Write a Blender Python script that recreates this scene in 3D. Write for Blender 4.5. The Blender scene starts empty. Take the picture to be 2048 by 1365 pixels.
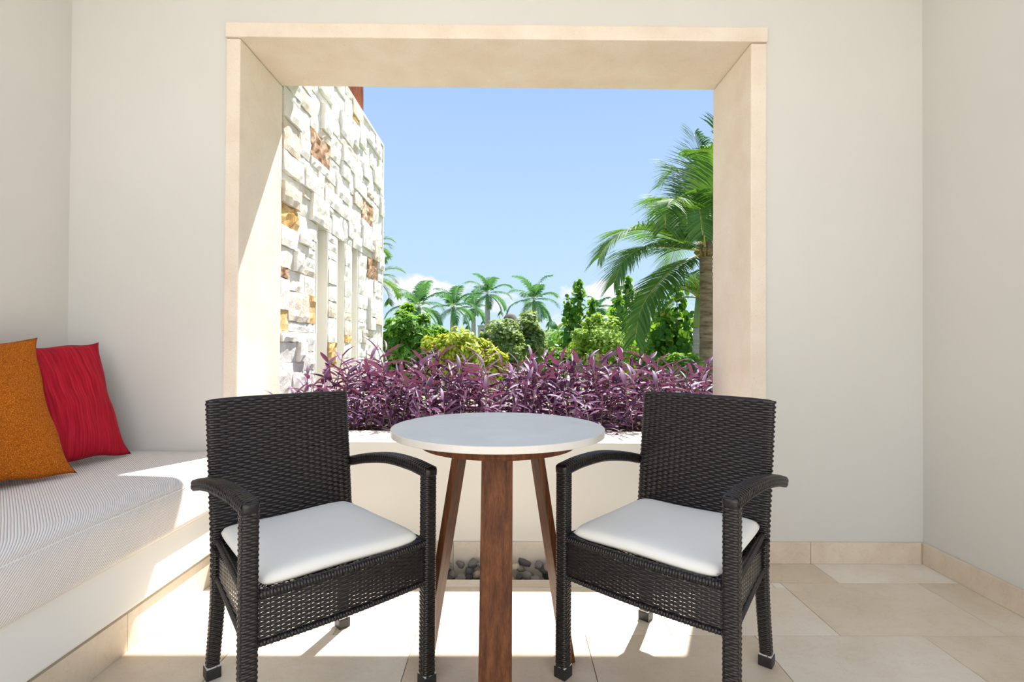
import bpy, bmesh, math, random
import numpy as np
from mathutils import Vector, Matrix, Euler

random.seed(7)
rng = np.random.default_rng(7)
scene = bpy.context.scene
COL = scene.collection
PI = math.pi

# ------------------------------------------------------------------ camera
F_PX, ROLL, YAW, PITCH = 1025.0, 0.0057, -0.0062, 0.0093
EYE = Vector((0.0, 0.0, 1.0))


def cam_ray(px, py):
    x = (px - 1024) / F_PX
    y = -(py - 682.5) / F_PX
    c, s = math.cos(ROLL), math.sin(ROLL)
    x, y = c * x - s * y, s * x + c * y
    return turn(Vector((x, 1, y)))


def turn(v):
    c, s = math.cos(PITCH), math.sin(PITCH)
    v = Vector((v[0], c * v[1] - s * v[2], s * v[1] + c * v[2]))
    c, s = math.cos(YAW), math.sin(YAW)
    return Vector((c * v[0] - s * v[1], s * v[0] + c * v[1], v[2]))


def at_y(px, py, Y):
    v = cam_ray(px, py)
    return EYE + v * (Y / v.y)


cam_d = bpy.data.cameras.new('camera')
cam_d.sensor_width = 36.0
cam_d.lens = 36.0 * F_PX / 2048.0
cam_d.clip_start = 0.02
cam_d.clip_end = 2000
cam = bpy.data.objects.new('camera', cam_d)
COL.objects.link(cam)
c_, s_ = math.cos(ROLL), math.sin(ROLL)
right = turn(Vector((c_, 0, s_)))
upv = turn(Vector((-s_, 0, c_)))
fwd = turn(Vector((0, 1, 0)))
cam.matrix_world = Matrix(((right.x, upv.x, -fwd.x, EYE.x), (right.y, upv.y, -fwd.y, EYE.y),
                           (right.z, upv.z, -fwd.z, EYE.z), (0, 0, 0, 1)))
scene.camera = cam

# ------------------------------------------------------------------ light
scene.view_settings.view_transform = 'Standard'
scene.view_settings.look = 'None'
scene.view_settings.gamma = 1.0
scene.view_settings.use_curve_mapping = False
scene.view_settings.exposure = 0.14

SUN_DIR = Vector((-0.253, -0.53, -1.0)).normalized()
sun_d = bpy.data.lights.new('sun', 'SUN')
sun_d.energy = 12.0
sun_d.color = (1.0, 0.975, 0.93)
sun_d.angle = math.radians(0.6)
sun = bpy.data.objects.new('sun', sun_d)
COL.objects.link(sun)
sun.rotation_euler = SUN_DIR.to_track_quat('-Z', 'Y').to_euler()
sun.location = (3, 6, 12)

world = bpy.data.worlds.new('sky')
scene.world = world
world.use_nodes = True
wn, wl = world.node_tree.nodes, world.node_tree.links
wn.clear()
w_out = wn.new('ShaderNodeOutputWorld')
w_bg = wn.new('ShaderNodeBackground')
w_tc = wn.new('ShaderNodeTexCoord')
w_sep = wn.new('ShaderNodeSeparateXYZ')
wl.new(w_tc.outputs['Generated'], w_sep.inputs[0])
w_ramp = wn.new('ShaderNodeValToRGB')
wl.new(w_sep.outputs['Z'], w_ramp.inputs[0])
cr = w_ramp.color_ramp
cr.elements[0].position = 0.0
cr.elements[0].color = (0.62, 0.83, 1.0, 1)
cr.elements[1].position = 0.9
cr.elements[1].color = (0.22, 0.42, 0.86, 1)
e = cr.elements.new(0.14)
e.color = (0.55, 0.77, 0.99, 1)
e = cr.elements.new(0.42)
e.color = (0.42, 0.62, 0.97, 1)
w_map = wn.new('ShaderNodeMapping')
w_map.inputs['Scale'].default_value = (1, 1, 1.5)
wl.new(w_tc.outputs['Generated'], w_map.inputs[0])
w_noise = wn.new('ShaderNodeTexNoise')
w_noise.inputs['Scale'].default_value = 8.0
w_noise.inputs['Detail'].default_value = 9.0
w_noise.inputs['Roughness'].default_value = 0.56
wl.new(w_map.outputs[0], w_noise.inputs['Vector'])
w_band = wn.new('ShaderNodeValToRGB')
wl.new(w_sep.outputs['Z'], w_band.inputs[0])
b = w_band.color_ramp
b.elements[0].position = 0.0
b.elements[0].color = (0.80, 0.80, 0.80, 1)
b.elements[1].position = 0.165
b.elements[1].color = (0.50, 0.50, 0.50, 1)
e = b.elements.new(0.115)
e.color = (0.80, 0.80, 0.80, 1)
w_add = wn.new('ShaderNodeMath')
w_add.operation = 'ADD'
wl.new(w_noise.outputs['Fac'], w_add.inputs[0])
wl.new(w_band.outputs['Color'], w_add.inputs[1])
w_thr = wn.new('ShaderNodeMapRange')
w_thr.inputs[1].default_value = 1.275
w_thr.inputs[2].default_value = 1.36
wl.new(w_add.outputs[0], w_thr.inputs[0])
w_mix = wn.new('ShaderNodeMix')
w_mix.data_type = 'RGBA'
wl.new(w_thr.outputs[0], w_mix.inputs['Factor'])
wl.new(w_ramp.outputs['Color'], w_mix.inputs['A'])
w_mix.inputs['B'].default_value = (0.96, 0.97, 1.0, 1)
wl.new(w_mix.outputs['Result'], w_bg.inputs['Color'])
w_bg.inputs['Strength'].default_value = 0.95
wl.new(w_bg.outputs[0], w_out.inputs['Surface'])


# ------------------------------------------------------------------ materials
def new_mat(name):
    m = bpy.data.materials.new(name)
    m.use_nodes = True
    nt = m.node_tree
    return m, nt.nodes, nt.links, nt.nodes['Principled BSDF']


def ramp(N, stops):
    r = N.new('ShaderNodeValToRGB')
    els = r.color_ramp.elements
    els[0].position, els[0].color = stops[0][0], (*stops[0][1], 1)
    els[1].position, els[1].color = stops[-1][0], (*stops[-1][1], 1)
    for p, c in stops[1:-1]:
        x = els.new(p)
        x.color = (*c, 1)
    return r


def noise(N, L, scale, detail=4, rough=0.5, vec=None, mapscale=None, coord='Object'):
    n = N.new('ShaderNodeTexNoise')
    n.inputs['Scale'].default_value = scale
    n.inputs['Detail'].default_value = detail
    n.inputs['Roughness'].default_value = rough
    if vec is None:
        tc = N.new('ShaderNodeTexCoord')
        vec = tc.outputs[coord]
    if mapscale:
        mp = N.new('ShaderNodeMapping')
        mp.inputs['Scale'].default_value = mapscale
        L.new(vec, mp.inputs[0])
        vec = mp.outputs[0]
    L.new(vec, n.inputs['Vector'])
    return n


def bump(N, L, src, bsdf, strength, dist=0.01):
    bn = N.new('ShaderNodeBump')
    bn.inputs['Strength'].default_value = strength
    bn.inputs['Distance'].default_value = dist
    L.new(src, bn.inputs['Height'])
    L.new(bn.outputs[0], bsdf.inputs['Normal'])
    return bn


def simple(name, c1, c2=None, scale=20, rough=0.7, bstr=0.0, bscale=200, bdist=0.002, mapscale=None, spec=0.5, detail=4):
    m, N, L, B = new_mat(name)
    B.inputs['Roughness'].default_value = rough
    B.inputs['Specular IOR Level'].default_value = spec
    n = noise(N, L, scale, detail, mapscale=mapscale)
    r = ramp(N, [(0.3, c1), (0.7, c2 or c1)])
    L.new(n.outputs['Fac'], r.inputs[0])
    L.new(r.outputs[0], B.inputs['Base Color'])
    if bstr:
        n2 = noise(N, L, bscale, 3)
        bump(N, L, n2.outputs['Fac'], B, bstr, bdist)
    return m


M = {}
M['wall'] = simple('painted_plaster', (0.655, 0.635, 0.59), (0.685, 0.665, 0.625), 1.2, 0.85, 0.10, 160, 0.002, spec=0.2)
M['bounce_wall'] = simple('bounce_wall_plaster', (0.60, 0.60, 0.60), (0.64, 0.64, 0.64), 1, 0.9, spec=0.1)
M['sill'] = simple('white_plaster', (0.82, 0.785, 0.71), (0.85, 0.82, 0.75), 3, 0.85, 0.1, 160, 0.002, spec=0.2)
M['ceiling'] = simple('ceiling_paint', (0.84, 0.82, 0.78), (0.86, 0.84, 0.80), 1.5, 0.9, spec=0.1)
M['bench'] = simple('bench_paint', (0.84, 0.83, 0.79), (0.87, 0.86, 0.83), 2, 0.7, 0.05, 120, 0.002, spec=0.3)
M['trough'] = simple('trough_cement', (0.30, 0.26, 0.20), (0.4, 0.35, 0.28), 30, 0.9, 0.2)
M['grout'] = simple('floor_grout', (0.42, 0.36, 0.28), (0.5, 0.44, 0.35), 40, 0.9)


def make_trim():
    m, N, L, B = new_mat('cantera_stone')
    n = noise(N, L, 5, 6, 0.6)
    r = ramp(N, [(0.3, (0.75, 0.63, 0.51)), (0.55, (0.80, 0.70, 0.585)), (0.75, (0.83, 0.745, 0.64))])
    L.new(n.outputs['Fac'], r.inputs[0])
    v = noise(N, L, 260, 2)
    r2 = ramp(N, [(0.27, (0.55, 0.48, 0.40)), (0.34, (1, 1, 1))])
    L.new(v.outputs['Fac'], r2.inputs[0])
    mx = N.new('ShaderNodeMix')
    mx.data_type = 'RGBA'
    mx.blend_type = 'MULTIPLY'
    mx.inputs['Factor'].default_value = 0.8
    L.new(r.outputs[0], mx.inputs['A'])
    L.new(r2.outputs[0], mx.inputs['B'])
    L.new(mx.outputs['Result'], B.inputs['Base Color'])
    B.inputs['Roughness'].default_value = 0.85
    B.inputs['Specular IOR Level'].default_value = 0.25
    n3 = noise(N, L, 220, 3)
    bump(N, L, n3.outputs['Fac'], B, 0.35, 0.003)
    return m


M['trim'] = make_trim()


def make_marble(name, base, dark, light):
    m, N, L, B = new_mat(name)
    oi = N.new('ShaderNodeObjectInfo')
    tc = N.new('ShaderNodeTexCoord')
    add = N.new('ShaderNodeVectorMath')
    add.operation = 'ADD'
    sc = N.new('ShaderNodeVectorMath')
    sc.operation = 'SCALE'
    sc.inputs['Scale'].default_value = 37.0
    comb = N.new('ShaderNodeCombineXYZ')
    for k in range(3):
        L.new(oi.outputs['Random'], comb.inputs[k])
    L.new(comb.outputs[0], sc.inputs[0])
    L.new(tc.outputs['Object'], add.inputs[0])
    L.new(sc.outputs[0], add.inputs[1])
    n1 = noise(N, L, 3.2, 7, 0.62, vec=add.outputs[0])
    r1 = ramp(N, [(0.32, dark), (0.5, base), (0.68, light)])
    L.new(n1.outputs['Fac'], r1.inputs[0])
    # thin fossil veins
    n2 = noise(N, L, 11, 6, 0.7, vec=add.outputs[0], mapscale=(1, 1.7, 1))
    sub = N.new('ShaderNodeMath')
    sub.operation = 'SUBTRACT'
    sub.inputs[1].default_value = 0.5
    L.new(n2.outputs['Fac'], sub.inputs[0])
    ab = N.new('ShaderNodeMath')
    ab.operation = 'ABSOLUTE'
    L.new(sub.outputs[0], ab.inputs[0])
    r2 = ramp(N, [(0.0, (0.80, 0.74, 0.66)), (0.012, (1, 1, 1))])
    L.new(ab.outputs[0], r2.inputs[0])
    mx = N.new('ShaderNodeMix')
    mx.data_type = 'RGBA'
    mx.blend_type = 'MULTIPLY'
    mx.inputs['Factor'].default_value = 0.55
    L.new(r1.outputs[0], mx.inputs['A'])
    L.new(r2.outputs[0], mx.inputs['B'])
    # per-slab tone
    r3 = ramp(N, [(0.0, (0.87, 0.83, 0.77)), (0.35, (0.96, 0.95, 0.92)), (1.0, (1.03, 1.03, 1.03))])
    L.new(oi.outputs['Random'], r3.inputs[0])
    mx2 = N.new('ShaderNodeMix')
    mx2.data_type = 'RGBA'
    mx2.blend_type = 'MULTIPLY'
    mx2.inputs['Factor'].default_value = 1.0
    L.new(mx.outputs['Result'], mx2.inputs['A'])
    L.new(r3.outputs[0], mx2.inputs['B'])
    L.new(mx2.outputs['Result'], B.inputs['Base Color'])
    B.inputs['Roughness'].default_value = 0.38
    B.inputs['Specular IOR Level'].default_value = 0.35
    return m


M['tile'] = make_marble('cream_marble', (0.82, 0.745, 0.64), (0.76, 0.665, 0.54), (0.86, 0.80, 0.71))
M['tile_dark'] = make_marble('beige_marble', (0.70, 0.595, 0.465), (0.64, 0.53, 0.40), (0.75, 0.66, 0.54))
M['plinth'] = make_marble('plinth_marble', (0.73, 0.63, 0.51), (0.64, 0.53, 0.40), (0.77, 0.69, 0.58))


def make_limestone(name, a, b_, c):
    m, N, L, B = new_mat(name)
    n = noise(N, L, 9, 6, 0.65, coord='Generated')
    geo = N.new('ShaderNodeNewGeometry')
    n = noise(N, L, 10, 7, 0.65, vec=geo.outputs['Position'])
    r = ramp(N, [(0.28, a), (0.5, b_), (0.7, c)])
    L.new(n.outputs['Fac'], r.inputs[0])
    L.new(r.outputs[0], B.inputs['Base Color'])
    B.inputs['Roughness'].default_value = 0.95
    B.inputs['Specular IOR Level'].default_value = 0.1
    n2 = noise(N, L, 38, 8, 0.75, vec=geo.outputs['Position'])
    bump(N, L, n2.outputs['Fac'], B, 0.75, 0.012)
    return m


M['stone'] = make_limestone('white_limestone', (0.72, 0.66, 0.57), (0.81, 0.785, 0.73), (0.85, 0.83, 0.79))
M['stone_cream'] = make_limestone('cream_limestone', (0.60, 0.48, 0.35), (0.74, 0.66, 0.55), (0.79, 0.75, 0.68))
M['stone_ochre'] = make_limestone('ochre_limestone', (0.36, 0.17, 0.06), (0.72, 0.46, 0.18), (0.85, 0.70, 0.46))
M['stone_brown'] = make_limestone('brown_limestone', (0.16, 0.09, 0.055), (0.46, 0.28, 0.17), (0.80, 0.66, 0.52))
M['mortar'] = simple('pale_mortar', (0.74, 0.69, 0.60), (0.80, 0.76, 0.68), 40, 0.95, 0.3, 200, 0.003, spec=0.1)
M['reveal'] = simple('reveal_plaster', (0.84, 0.81, 0.72), (0.86, 0.84, 0.76), 10, 0.9, 0.1, spec=0.1)

M['wicker'] = simple('dark_resin_wicker', (0.0105, 0.0078, 0.0075), (0.016, 0.012, 0.011), 60, 0.25, spec=0.5)
M['wicker_core'] = simple('wicker_core', (0.006, 0.005, 0.005), (0.009, 0.007, 0.007), 60, 0.6, spec=0.2)
M['rubber'] = simple('black_rubber', (0.012, 0.012, 0.013), (0.018, 0.018, 0.02), 60, 0.45)
M['alu'] = simple('grey_aluminium', (0.55, 0.54, 0.53), (0.62, 0.61, 0.6), 60, 0.4)
M['cord'] = simple('navy_cord', (0.015, 0.02, 0.07), (0.03, 0.035, 0.10), 60, 0.6)
M['cushion'] = simple('white_canvas', (0.88, 0.86, 0.81), (0.90, 0.885, 0.84), 4, 0.85, 0.12, 900, 0.0006, spec=0.2)
M['tabletop'] = simple('pale_stone_top', (0.66, 0.615, 0.55), (0.72, 0.68, 0.62), 9, 0.30, spec=0.5, detail=7)
M['soil'] = simple('dark_soil', (0.035, 0.025, 0.018), (0.07, 0.05, 0.035), 40, 0.95, 0.5, 80, 0.01, spec=0.1)
M['ground'] = simple('garden_ground', (0.16, 0.20, 0.07), (0.30, 0.30, 0.16), 0.3, 0.95, spec=0.1)
M['timber_red'] = simple('red_stained_log', (0.20, 0.045, 0.02), (0.42, 0.13, 0.055), 6, 0.5, 0.3, 40, 0.004, mapscale=(6, 6, 1))
M['thatch'] = simple('grey_thatch', (0.13, 0.10, 0.08), (0.24, 0.20, 0.17), 8, 0.95, mapscale=(1, 1, 0.2))
M['far_wall'] = simple('far_grey_render', (0.36, 0.36, 0.36), (0.45, 0.45, 0.44), 2, 0.9)
M['window_dark'] = simple('far_window', (0.06, 0.07, 0.08), (0.08, 0.09, 0.1), 2, 0.2)
M['straw'] = simple('dry_stem', (0.30, 0.22, 0.16), (0.48, 0.38, 0.30), 30, 0.8)


def make_wood():
    m, N, L, B = new_mat('brown_hardwood')
    n = noise(N, L, 9, 7, 0.62, mapscale=(7, 7, 0.35))
    r = ramp(N, [(0.30, (0.060, 0.017, 0.005)), (0.48, (0.120, 0.038, 0.011)), (0.68, (0.195, 0.070, 0.021))])
    L.new(n.outputs['Fac'], r.inputs[0])
    n2 = noise(N, L, 60, 3, 0.6, mapscale=(6, 6, 0.12))
    r2 = ramp(N, [(0.35, (0.62, 0.6, 0.58)), (0.6, (1, 1, 1))])
    L.new(n2.outputs['Fac'], r2.inputs[0])
    mx = N.new('ShaderNodeMix')
    mx.data_type = 'RGBA'
    mx.blend_type = 'MULTIPLY'
    mx.inputs['Factor'].default_value = 0.7
    L.new(r.outputs[0], mx.inputs['A'])
    L.new(r2.outputs[0], mx.inputs['B'])
    L.new(mx.outputs['Result'], B.inputs['Base Color'])
    B.inputs['Roughness'].default_value = 0.5
    B.inputs['Specular IOR Level'].default_value = 0.25
    bump(N, L, n2.outputs['Fac'], B, 0.12, 0.002)
    return m


M['wood'] = make_wood()


def make_rib():
    m, N, L, B = new_mat('ribbed_weave')
    tc = N.new('ShaderNodeTexCoord')
    dot = N.new('ShaderNodeVectorMath')
    dot.operation = 'DOT_PRODUCT'
    dot.inputs[1].default_value = (1, 1, -1)
    L.new(tc.outputs['Object'], dot.inputs[0])
    mu = N.new('ShaderNodeMath')
    mu.operation = 'MULTIPLY'
    mu.inputs[1].default_value = 2 * PI / 0.0092
    L.new(dot.outputs['Value'], mu.inputs[0])
    sn = N.new('ShaderNodeMath')
    sn.operation = 'SINE'
    L.new(mu.outputs[0], sn.inputs[0])
    mr = N.new('ShaderNodeMapRange')
    mr.inputs[1].default_value = -1
    mr.inputs[2].default_value = 1
    L.new(sn.outputs[0], mr.inputs[0])
    r = ramp(N, [(0.05, (0.60, 0.47, 0.40)), (0.32, (0.88, 0.855, 0.815)), (1.0, (0.91, 0.89, 0.855))])
    L.new(mr.outputs[0], r.inputs[0])
    L.new(r.outputs[0], B.inputs['Base Color'])
    B.inputs['Roughness'].default_value = 0.75
    B.inputs['Specular IOR Level'].default_value = 0.25
    bump(N, L, mr.outputs[0], B, 0.5, 0.002)
    return m


M['mattress'] = make_rib()


def make_red():
    m, N, L, B = new_mat('red_slub_silk')
    n = noise(N, L, 10, 4, 0.6, mapscale=(14, 0.5, 1))
    r = ramp(N, [(0.32, (0.26, 0.004, 0.012)), (0.5, (0.40, 0.007, 0.022)), (0.68, (0.53, 0.016, 0.038))])
    L.new(n.outputs['Fac'], r.inputs[0])
    L.new(r.outputs[0], B.inputs['Base Color'])
    B.inputs['Roughness'].default_value = 0.6
    B.inputs['Specular IOR Level'].default_value = 0.12
    bump(N, L, n.outputs['Fac'], B, 0.25, 0.003)
    return m


def make_orange():
    m, N, L, B = new_mat('orange_scale_velvet')
    tc = N.new('ShaderNodeTexCoord')
    nz = noise(N, L, 4, 2)
    mp = N.new('ShaderNodeMapping')
    mp.inputs['Scale'].default_value = (1.0, 1.35, 1.0)
    L.new(tc.outputs['Object'], mp.inputs[0])
    v = N.new('ShaderNodeTexVoronoi')
    v.feature = 'DISTANCE_TO_EDGE'
    v.inputs['Scale'].default_value = 150
    L.new(mp.outputs[0], v.inputs['Vector'])
    r = ramp(N, [(0.02, (0.30, 0.070, 0.003)), (0.2, (0.52, 0.150, 0.010)), (0.5, (0.66, 0.22, 0.026))])
    L.new(v.outputs['Distance'], r.inputs[0])
    L.new(r.outputs[0], B.inputs['Base Color'])
    B.inputs['Roughness'].default_value = 0.75
    B.inputs['Specular IOR Level'].default_value = 0.12
    bump(N, L, v.outputs['Distance'], B, 0.5, 0.003)
    return m


M['red'] = make_red()
M['orange'] = make_orange()


def make_leaf(name, stops, trans=(0.3, 0.5, 0.05), tfac=0.35, rough=0.55, spec=0.2, per_object=False):
    m, N, L, B = new_mat(name)
    if per_object:
        oi = N.new('ShaderNodeObjectInfo')
        src = oi.outputs['Random']
    else:
        g = N.new('ShaderNodeNewGeometry')
        src = g.outputs['Random Per Island']
    r = ramp(N, stops)
    L.new(src, r.inputs[0])
    L.new(r.outputs[0], B.inputs['Base Color'])
    B.inputs['Roughness'].default_value = rough
    B.inputs['Specular IOR Level'].default_value = spec
    t = N.new('ShaderNodeBsdfTranslucent')
    t.inputs['Color'].default_value = (*trans, 1)
    ms = N.new('ShaderNodeMixShader')
    ms.inputs[0].default_value = tfac
    L.new(B.outputs[0], ms.inputs[1])
    L.new(t.outputs[0], ms.inputs[2])
    L.new(ms.outputs[0], N['Material Output'].inputs['Surface'])
    return m


M['purple'] = make_leaf('purple_leaf', [(0, (0.062, 0.024, 0.066)), (0.5, (0.115, 0.046, 0.115)), (1, (0.20, 0.095, 0.195))],
                        (0.24, 0.065, 0.11), 0.22, 0.5, 0.28, per_object=True)
M['purple_stem'] = simple('purple_stem', (0.10, 0.045, 0.075), (0.26, 0.15, 0.18), 30, 0.6)
M['leaf_mid'] = make_leaf('mid_green_leaf', [(0, (0.045, 0.13, 0.018)), (0.6, (0.12, 0.27, 0.035)), (1, (0.24, 0.40, 0.08))], (0.30, 0.55, 0.04))
M['leaf_yellow'] = make_leaf('yellow_green_leaf', [(0, (0.16, 0.25, 0.02)), (0.5, (0.36, 0.42, 0.04)), (1, (0.60, 0.58, 0.10))], (0.62, 0.66, 0.06))
M['leaf_grey'] = make_leaf('grey_green_leaf', [(0, (0.09, 0.15, 0.05)), (0.6, (0.22, 0.30, 0.11)), (1, (0.40, 0.46, 0.20))], (0.40, 0.52, 0.12))
M['leaf_light'] = make_leaf('light_green_leaf', [(0, (0.09, 0.19, 0.025)), (0.5, (0.24, 0.38, 0.06)), (1, (0.42, 0.55, 0.16))], (0.45, 0.62, 0.07))
M['leaf_fine'] = make_leaf('fine_green_leaf', [(0, (0.07, 0.20, 0.015)), (0.6, (0.15, 0.34, 0.03)), (1, (0.24, 0.45, 0.05))], (0.25, 0.5, 0.03))
M['leaf_grape'] = make_leaf('round_green_leaf', [(0, (0.025, 0.09, 0.02)), (0.7, (0.075, 0.21, 0.03)), (0.96, (0.17, 0.34, 0.05)), (1, (0.62, 0.45, 0.03))], (0.30, 0.55, 0.03), 0.32, 0.35)
M['leaf_dark'] = make_leaf('dark_green_leaf', [(0, (0.03, 0.09, 0.015)), (1, (0.11, 0.22, 0.045))], (0.18, 0.35, 0.03))
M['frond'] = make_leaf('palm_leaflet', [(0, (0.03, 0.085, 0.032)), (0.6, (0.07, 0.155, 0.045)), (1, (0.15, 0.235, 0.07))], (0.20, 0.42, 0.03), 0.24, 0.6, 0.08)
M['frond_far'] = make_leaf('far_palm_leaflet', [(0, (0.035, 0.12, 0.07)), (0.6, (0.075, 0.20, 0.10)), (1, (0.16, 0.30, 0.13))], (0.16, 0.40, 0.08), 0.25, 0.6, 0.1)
M['rachis'] = simple('palm_rachis', (0.30, 0.30, 0.06), (0.48, 0.40, 0.13), 4, 0.5)
M['crownshaft'] = simple('green_crownshaft', (0.16, 0.25, 0.07), (0.24, 0.32, 0.12), 3, 0.4)
M['trunk_grey'] = simple('grey_palm_trunk', (0.30, 0.29, 0.28), (0.46, 0.45, 0.43), 3, 0.85, 0.3, mapscale=(1, 1, 9))
M['trunk_brown'] = simple('brown_palm_trunk', (0.10, 0.065, 0.04), (0.30, 0.22, 0.15), 3, 0.9, 0.5, 30, 0.01, mapscale=(1.5, 1.5, 7))
M['bark'] = simple('dark_bark', (0.06, 0.045, 0.03), (0.14, 0.11, 0.08), 8, 0.9, 0.3, 30, 0.01)
M['fibre'] = simple('brown_fibre', (0.10, 0.06, 0.03), (0.30, 0.20, 0.11), 30, 0.95)
PEB = [simple('pebble_' + n, a, b_, 30, 0.65) for n, a, b_ in (
    ('grey', (0.14, 0.13, 0.12), (0.24, 0.22, 0.21)), ('dark', (0.075, 0.065, 0.07), (0.14, 0.12, 0.125)),
    ('tan', (0.30, 0.24, 0.17), (0.42, 0.34, 0.25)), ('pale', (0.50, 0.42, 0.31), (0.60, 0.53, 0.42)))]


# ------------------------------------------------------------------ mesh helpers
def mesh_of(name, verts, faces, smooth=False):
    me = bpy.data.meshes.new(name)
    if isinstance(verts, np.ndarray) and isinstance(faces, np.ndarray):
        nv, nf, k = len(verts), len(faces), faces.shape[1]
        me.vertices.add(nv)
        me.vertices.foreach_set('co', verts.astype(np.float32).ravel())
        me.loops.add(nf * k)
        me.loops.foreach_set('vertex_index', faces.astype(np.int32).ravel())
        me.polygons.add(nf)
        me.polygons.foreach_set('loop_start', np.arange(0, nf * k, k, dtype=np.int32))
        me.polygons.foreach_set('loop_total', np.full(nf, k, dtype=np.int32))
        me.update(calc_edges=True)
        me.validate()
    else:
        me.from_pydata([tuple(v) for v in verts], [], [tuple(f) for f in faces])
        me.update()
    if smooth:
        me.polygons.foreach_set('use_smooth', [True] * len(me.polygons))
    return me


def link(name, me, mat=None, parent=None, loc=None):
    o = bpy.data.objects.new(name, me)
    if mat is not None and me is not None and not me.materials:
        me.materials.append(mat)
    COL.objects.link(o)
    if parent is not None:
        o.parent = parent
    if loc is not None:
        o.location = loc
    return o


def tag(o, label, cat, group=None):
    o['label'] = label
    o['category'] = cat
    if group:
        o['group'] = group
    return o


def struct(o):
    o['kind'] = 'structure'
    return o


def empty(name, loc=(0, 0, 0), rz=0.0):
    o = bpy.data.objects.new(name, None)
    o.empty_display_size = 0.05
    COL.objects.link(o)
    o.location = loc
    o.rotation_euler = (0, 0, rz)
    return o


def copy_tree(o, parent=None):
    c = o.copy()
    COL.objects.link(c)
    if parent is not None:
        c.parent = parent
    for ch in o.children:
        copy_tree(ch, c)
    return c


class MB:
    """collects shapes into one mesh"""

    def __init__(self):
        self.v, self.f = [], []

    def add(self, verts, faces):
        o = len(self.v)
        self.v += [tuple(v) for v in verts]
        self.f += [tuple(i + o for i in f) for f in faces]

    def box(self, x0, x1, y0, y1, z0, z1):
        self.add([(x, y, z) for z in (z0, z1) for y in (y0, y1) for x in (x0, x1)],
                 [(0, 2, 3, 1), (4, 5, 7, 6), (0, 1, 5, 4), (2, 6, 7, 3), (0, 4, 6, 2), (1, 3, 7, 5)])

    def tube(self, pts, rad, n=8, cap=True):
        pts = [Vector(p) for p in pts]
        if not hasattr(rad, '__len__'):
            rad = [rad] * len(pts)
        vs, fs = [], []
        ref = Vector((0, 0, 1))
        for i, p in enumerate(pts):
            t = (pts[min(i + 1, len(pts) - 1)] - pts[max(i - 1, 0)]).normalized()
            r0 = ref if abs(t.dot(ref)) < 0.95 else Vector((1, 0, 0))
            s = t.cross(r0).normalized()
            u = s.cross(t)
            for k in range(n):
                a = 2 * PI * k / n
                vs.append(p + (s * math.cos(a) + u * math.sin(a)) * rad[i])
        for i in range(len(pts) - 1):
            for k in range(n):
                k2 = (k + 1) % n
                fs.append((i * n + k, i * n + k2, (i + 1) * n + k2, (i + 1) * n + k))
        if cap:
            fs.append(tuple(range(n - 1, -1, -1)))
            fs.append(tuple((len(pts) - 1) * n + k for k in range(n)))
        self.add(vs, fs)

    def build(self, name, mat, parent=None, smooth=False, bevel=0.0, seg=2, loc=None):
        me = mesh_of(name, self.v, self.f, smooth)
        if bevel:
            bm = bmesh.new()
            bm.from_mesh(me)
            bmesh.ops.bevel(bm, geom=list(bm.edges), offset=bevel, segments=seg, affect='EDGES', profile=0.6)
            bm.to_mesh(me)
            bm.free()
            me.update()
        return link(name, me, mat, parent, loc)


def box_obj(name, b, mat, parent=None, bevel=0.0, seg=2):
    mb = MB()
    mb.box(*b)
    return mb.build(name, mat, parent, bevel=bevel, seg=seg)


# ------------------------------------------------------------------ the room
D, D2 = 2.380, 2.816
XL, XR = -2.038, 1.932
WX0, WX1, IX0, IX1 = -1.318, 1.196, -1.252, 1.122
ZL, ZT, ZS, ZB = 2.422, 2.491, 0.551, 0.098
CEIL = 2.95
YB = -0.4          # where the side walls end behind the camera
YCEIL = 1.30       # unseen roof is cut short here to let fill light in

mb = MB()
mb.box(XL - 0.3, WX0, D, D2 - 0.002, 0, CEIL)
mb.box(WX1, XR + 0.3, D, D2 - 0.002, 0, CEIL)
mb.box(WX0, WX1, D, D2 - 0.002, ZT, CEIL)
wall_back = struct(mb.build('wall_back', M['wall']))
mb = MB()
mb.box(WX0, WX1, D, 2.70, -0.08, ZS)
wall_sill = struct(mb.build('wall_under_opening', M['sill'], bevel=0.004))
wl_ = struct(box_obj('wall_left', (XL - 0.3, XL, YB, D, 0, CEIL), M['wall']))
wr_ = struct(box_obj('wall_right', (XR, XR + 0.3, YB, D, 0, CEIL), M['wall']))
ce_ = struct(box_obj('ceiling', (XL - 0.3, XR + 0.3, YCEIL, D2 - 0.002, CEIL, CEIL + 0.25), M['ceiling']))

# unseen wall, added behind the viewer to bounce sunlight into the room
struct(box_obj('wall_fill_bounce', (-7.0, 7.0, -3.9, -3.6, -0.001, 6.5), M['bounce_wall']))

t1 = struct(box_obj('trim_1', (WX0 - 0.002, WX1 + 0.002, D - 0.018, D2, ZL, ZT), M['trim'], bevel=0.006))
t2 = struct(box_obj('trim_2', (WX0, IX0, D - 0.010, D2, ZS + 0.001, ZL - 0.003), M['trim'], bevel=0.006))
t3 = struct(box_obj('trim_3', (IX1, WX1, D - 0.010, D2, ZS + 0.001, ZL - 0.003), M['trim'], bevel=0.006))
# outer drip ledge of the facade above the opening
t4 = struct(box_obj('trim_4', (IX0, WX1 + 0.3, D2 - 0.002, D2 + 0.20, 2.54, 2.64), M['sill'], bevel=0.004))

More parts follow.
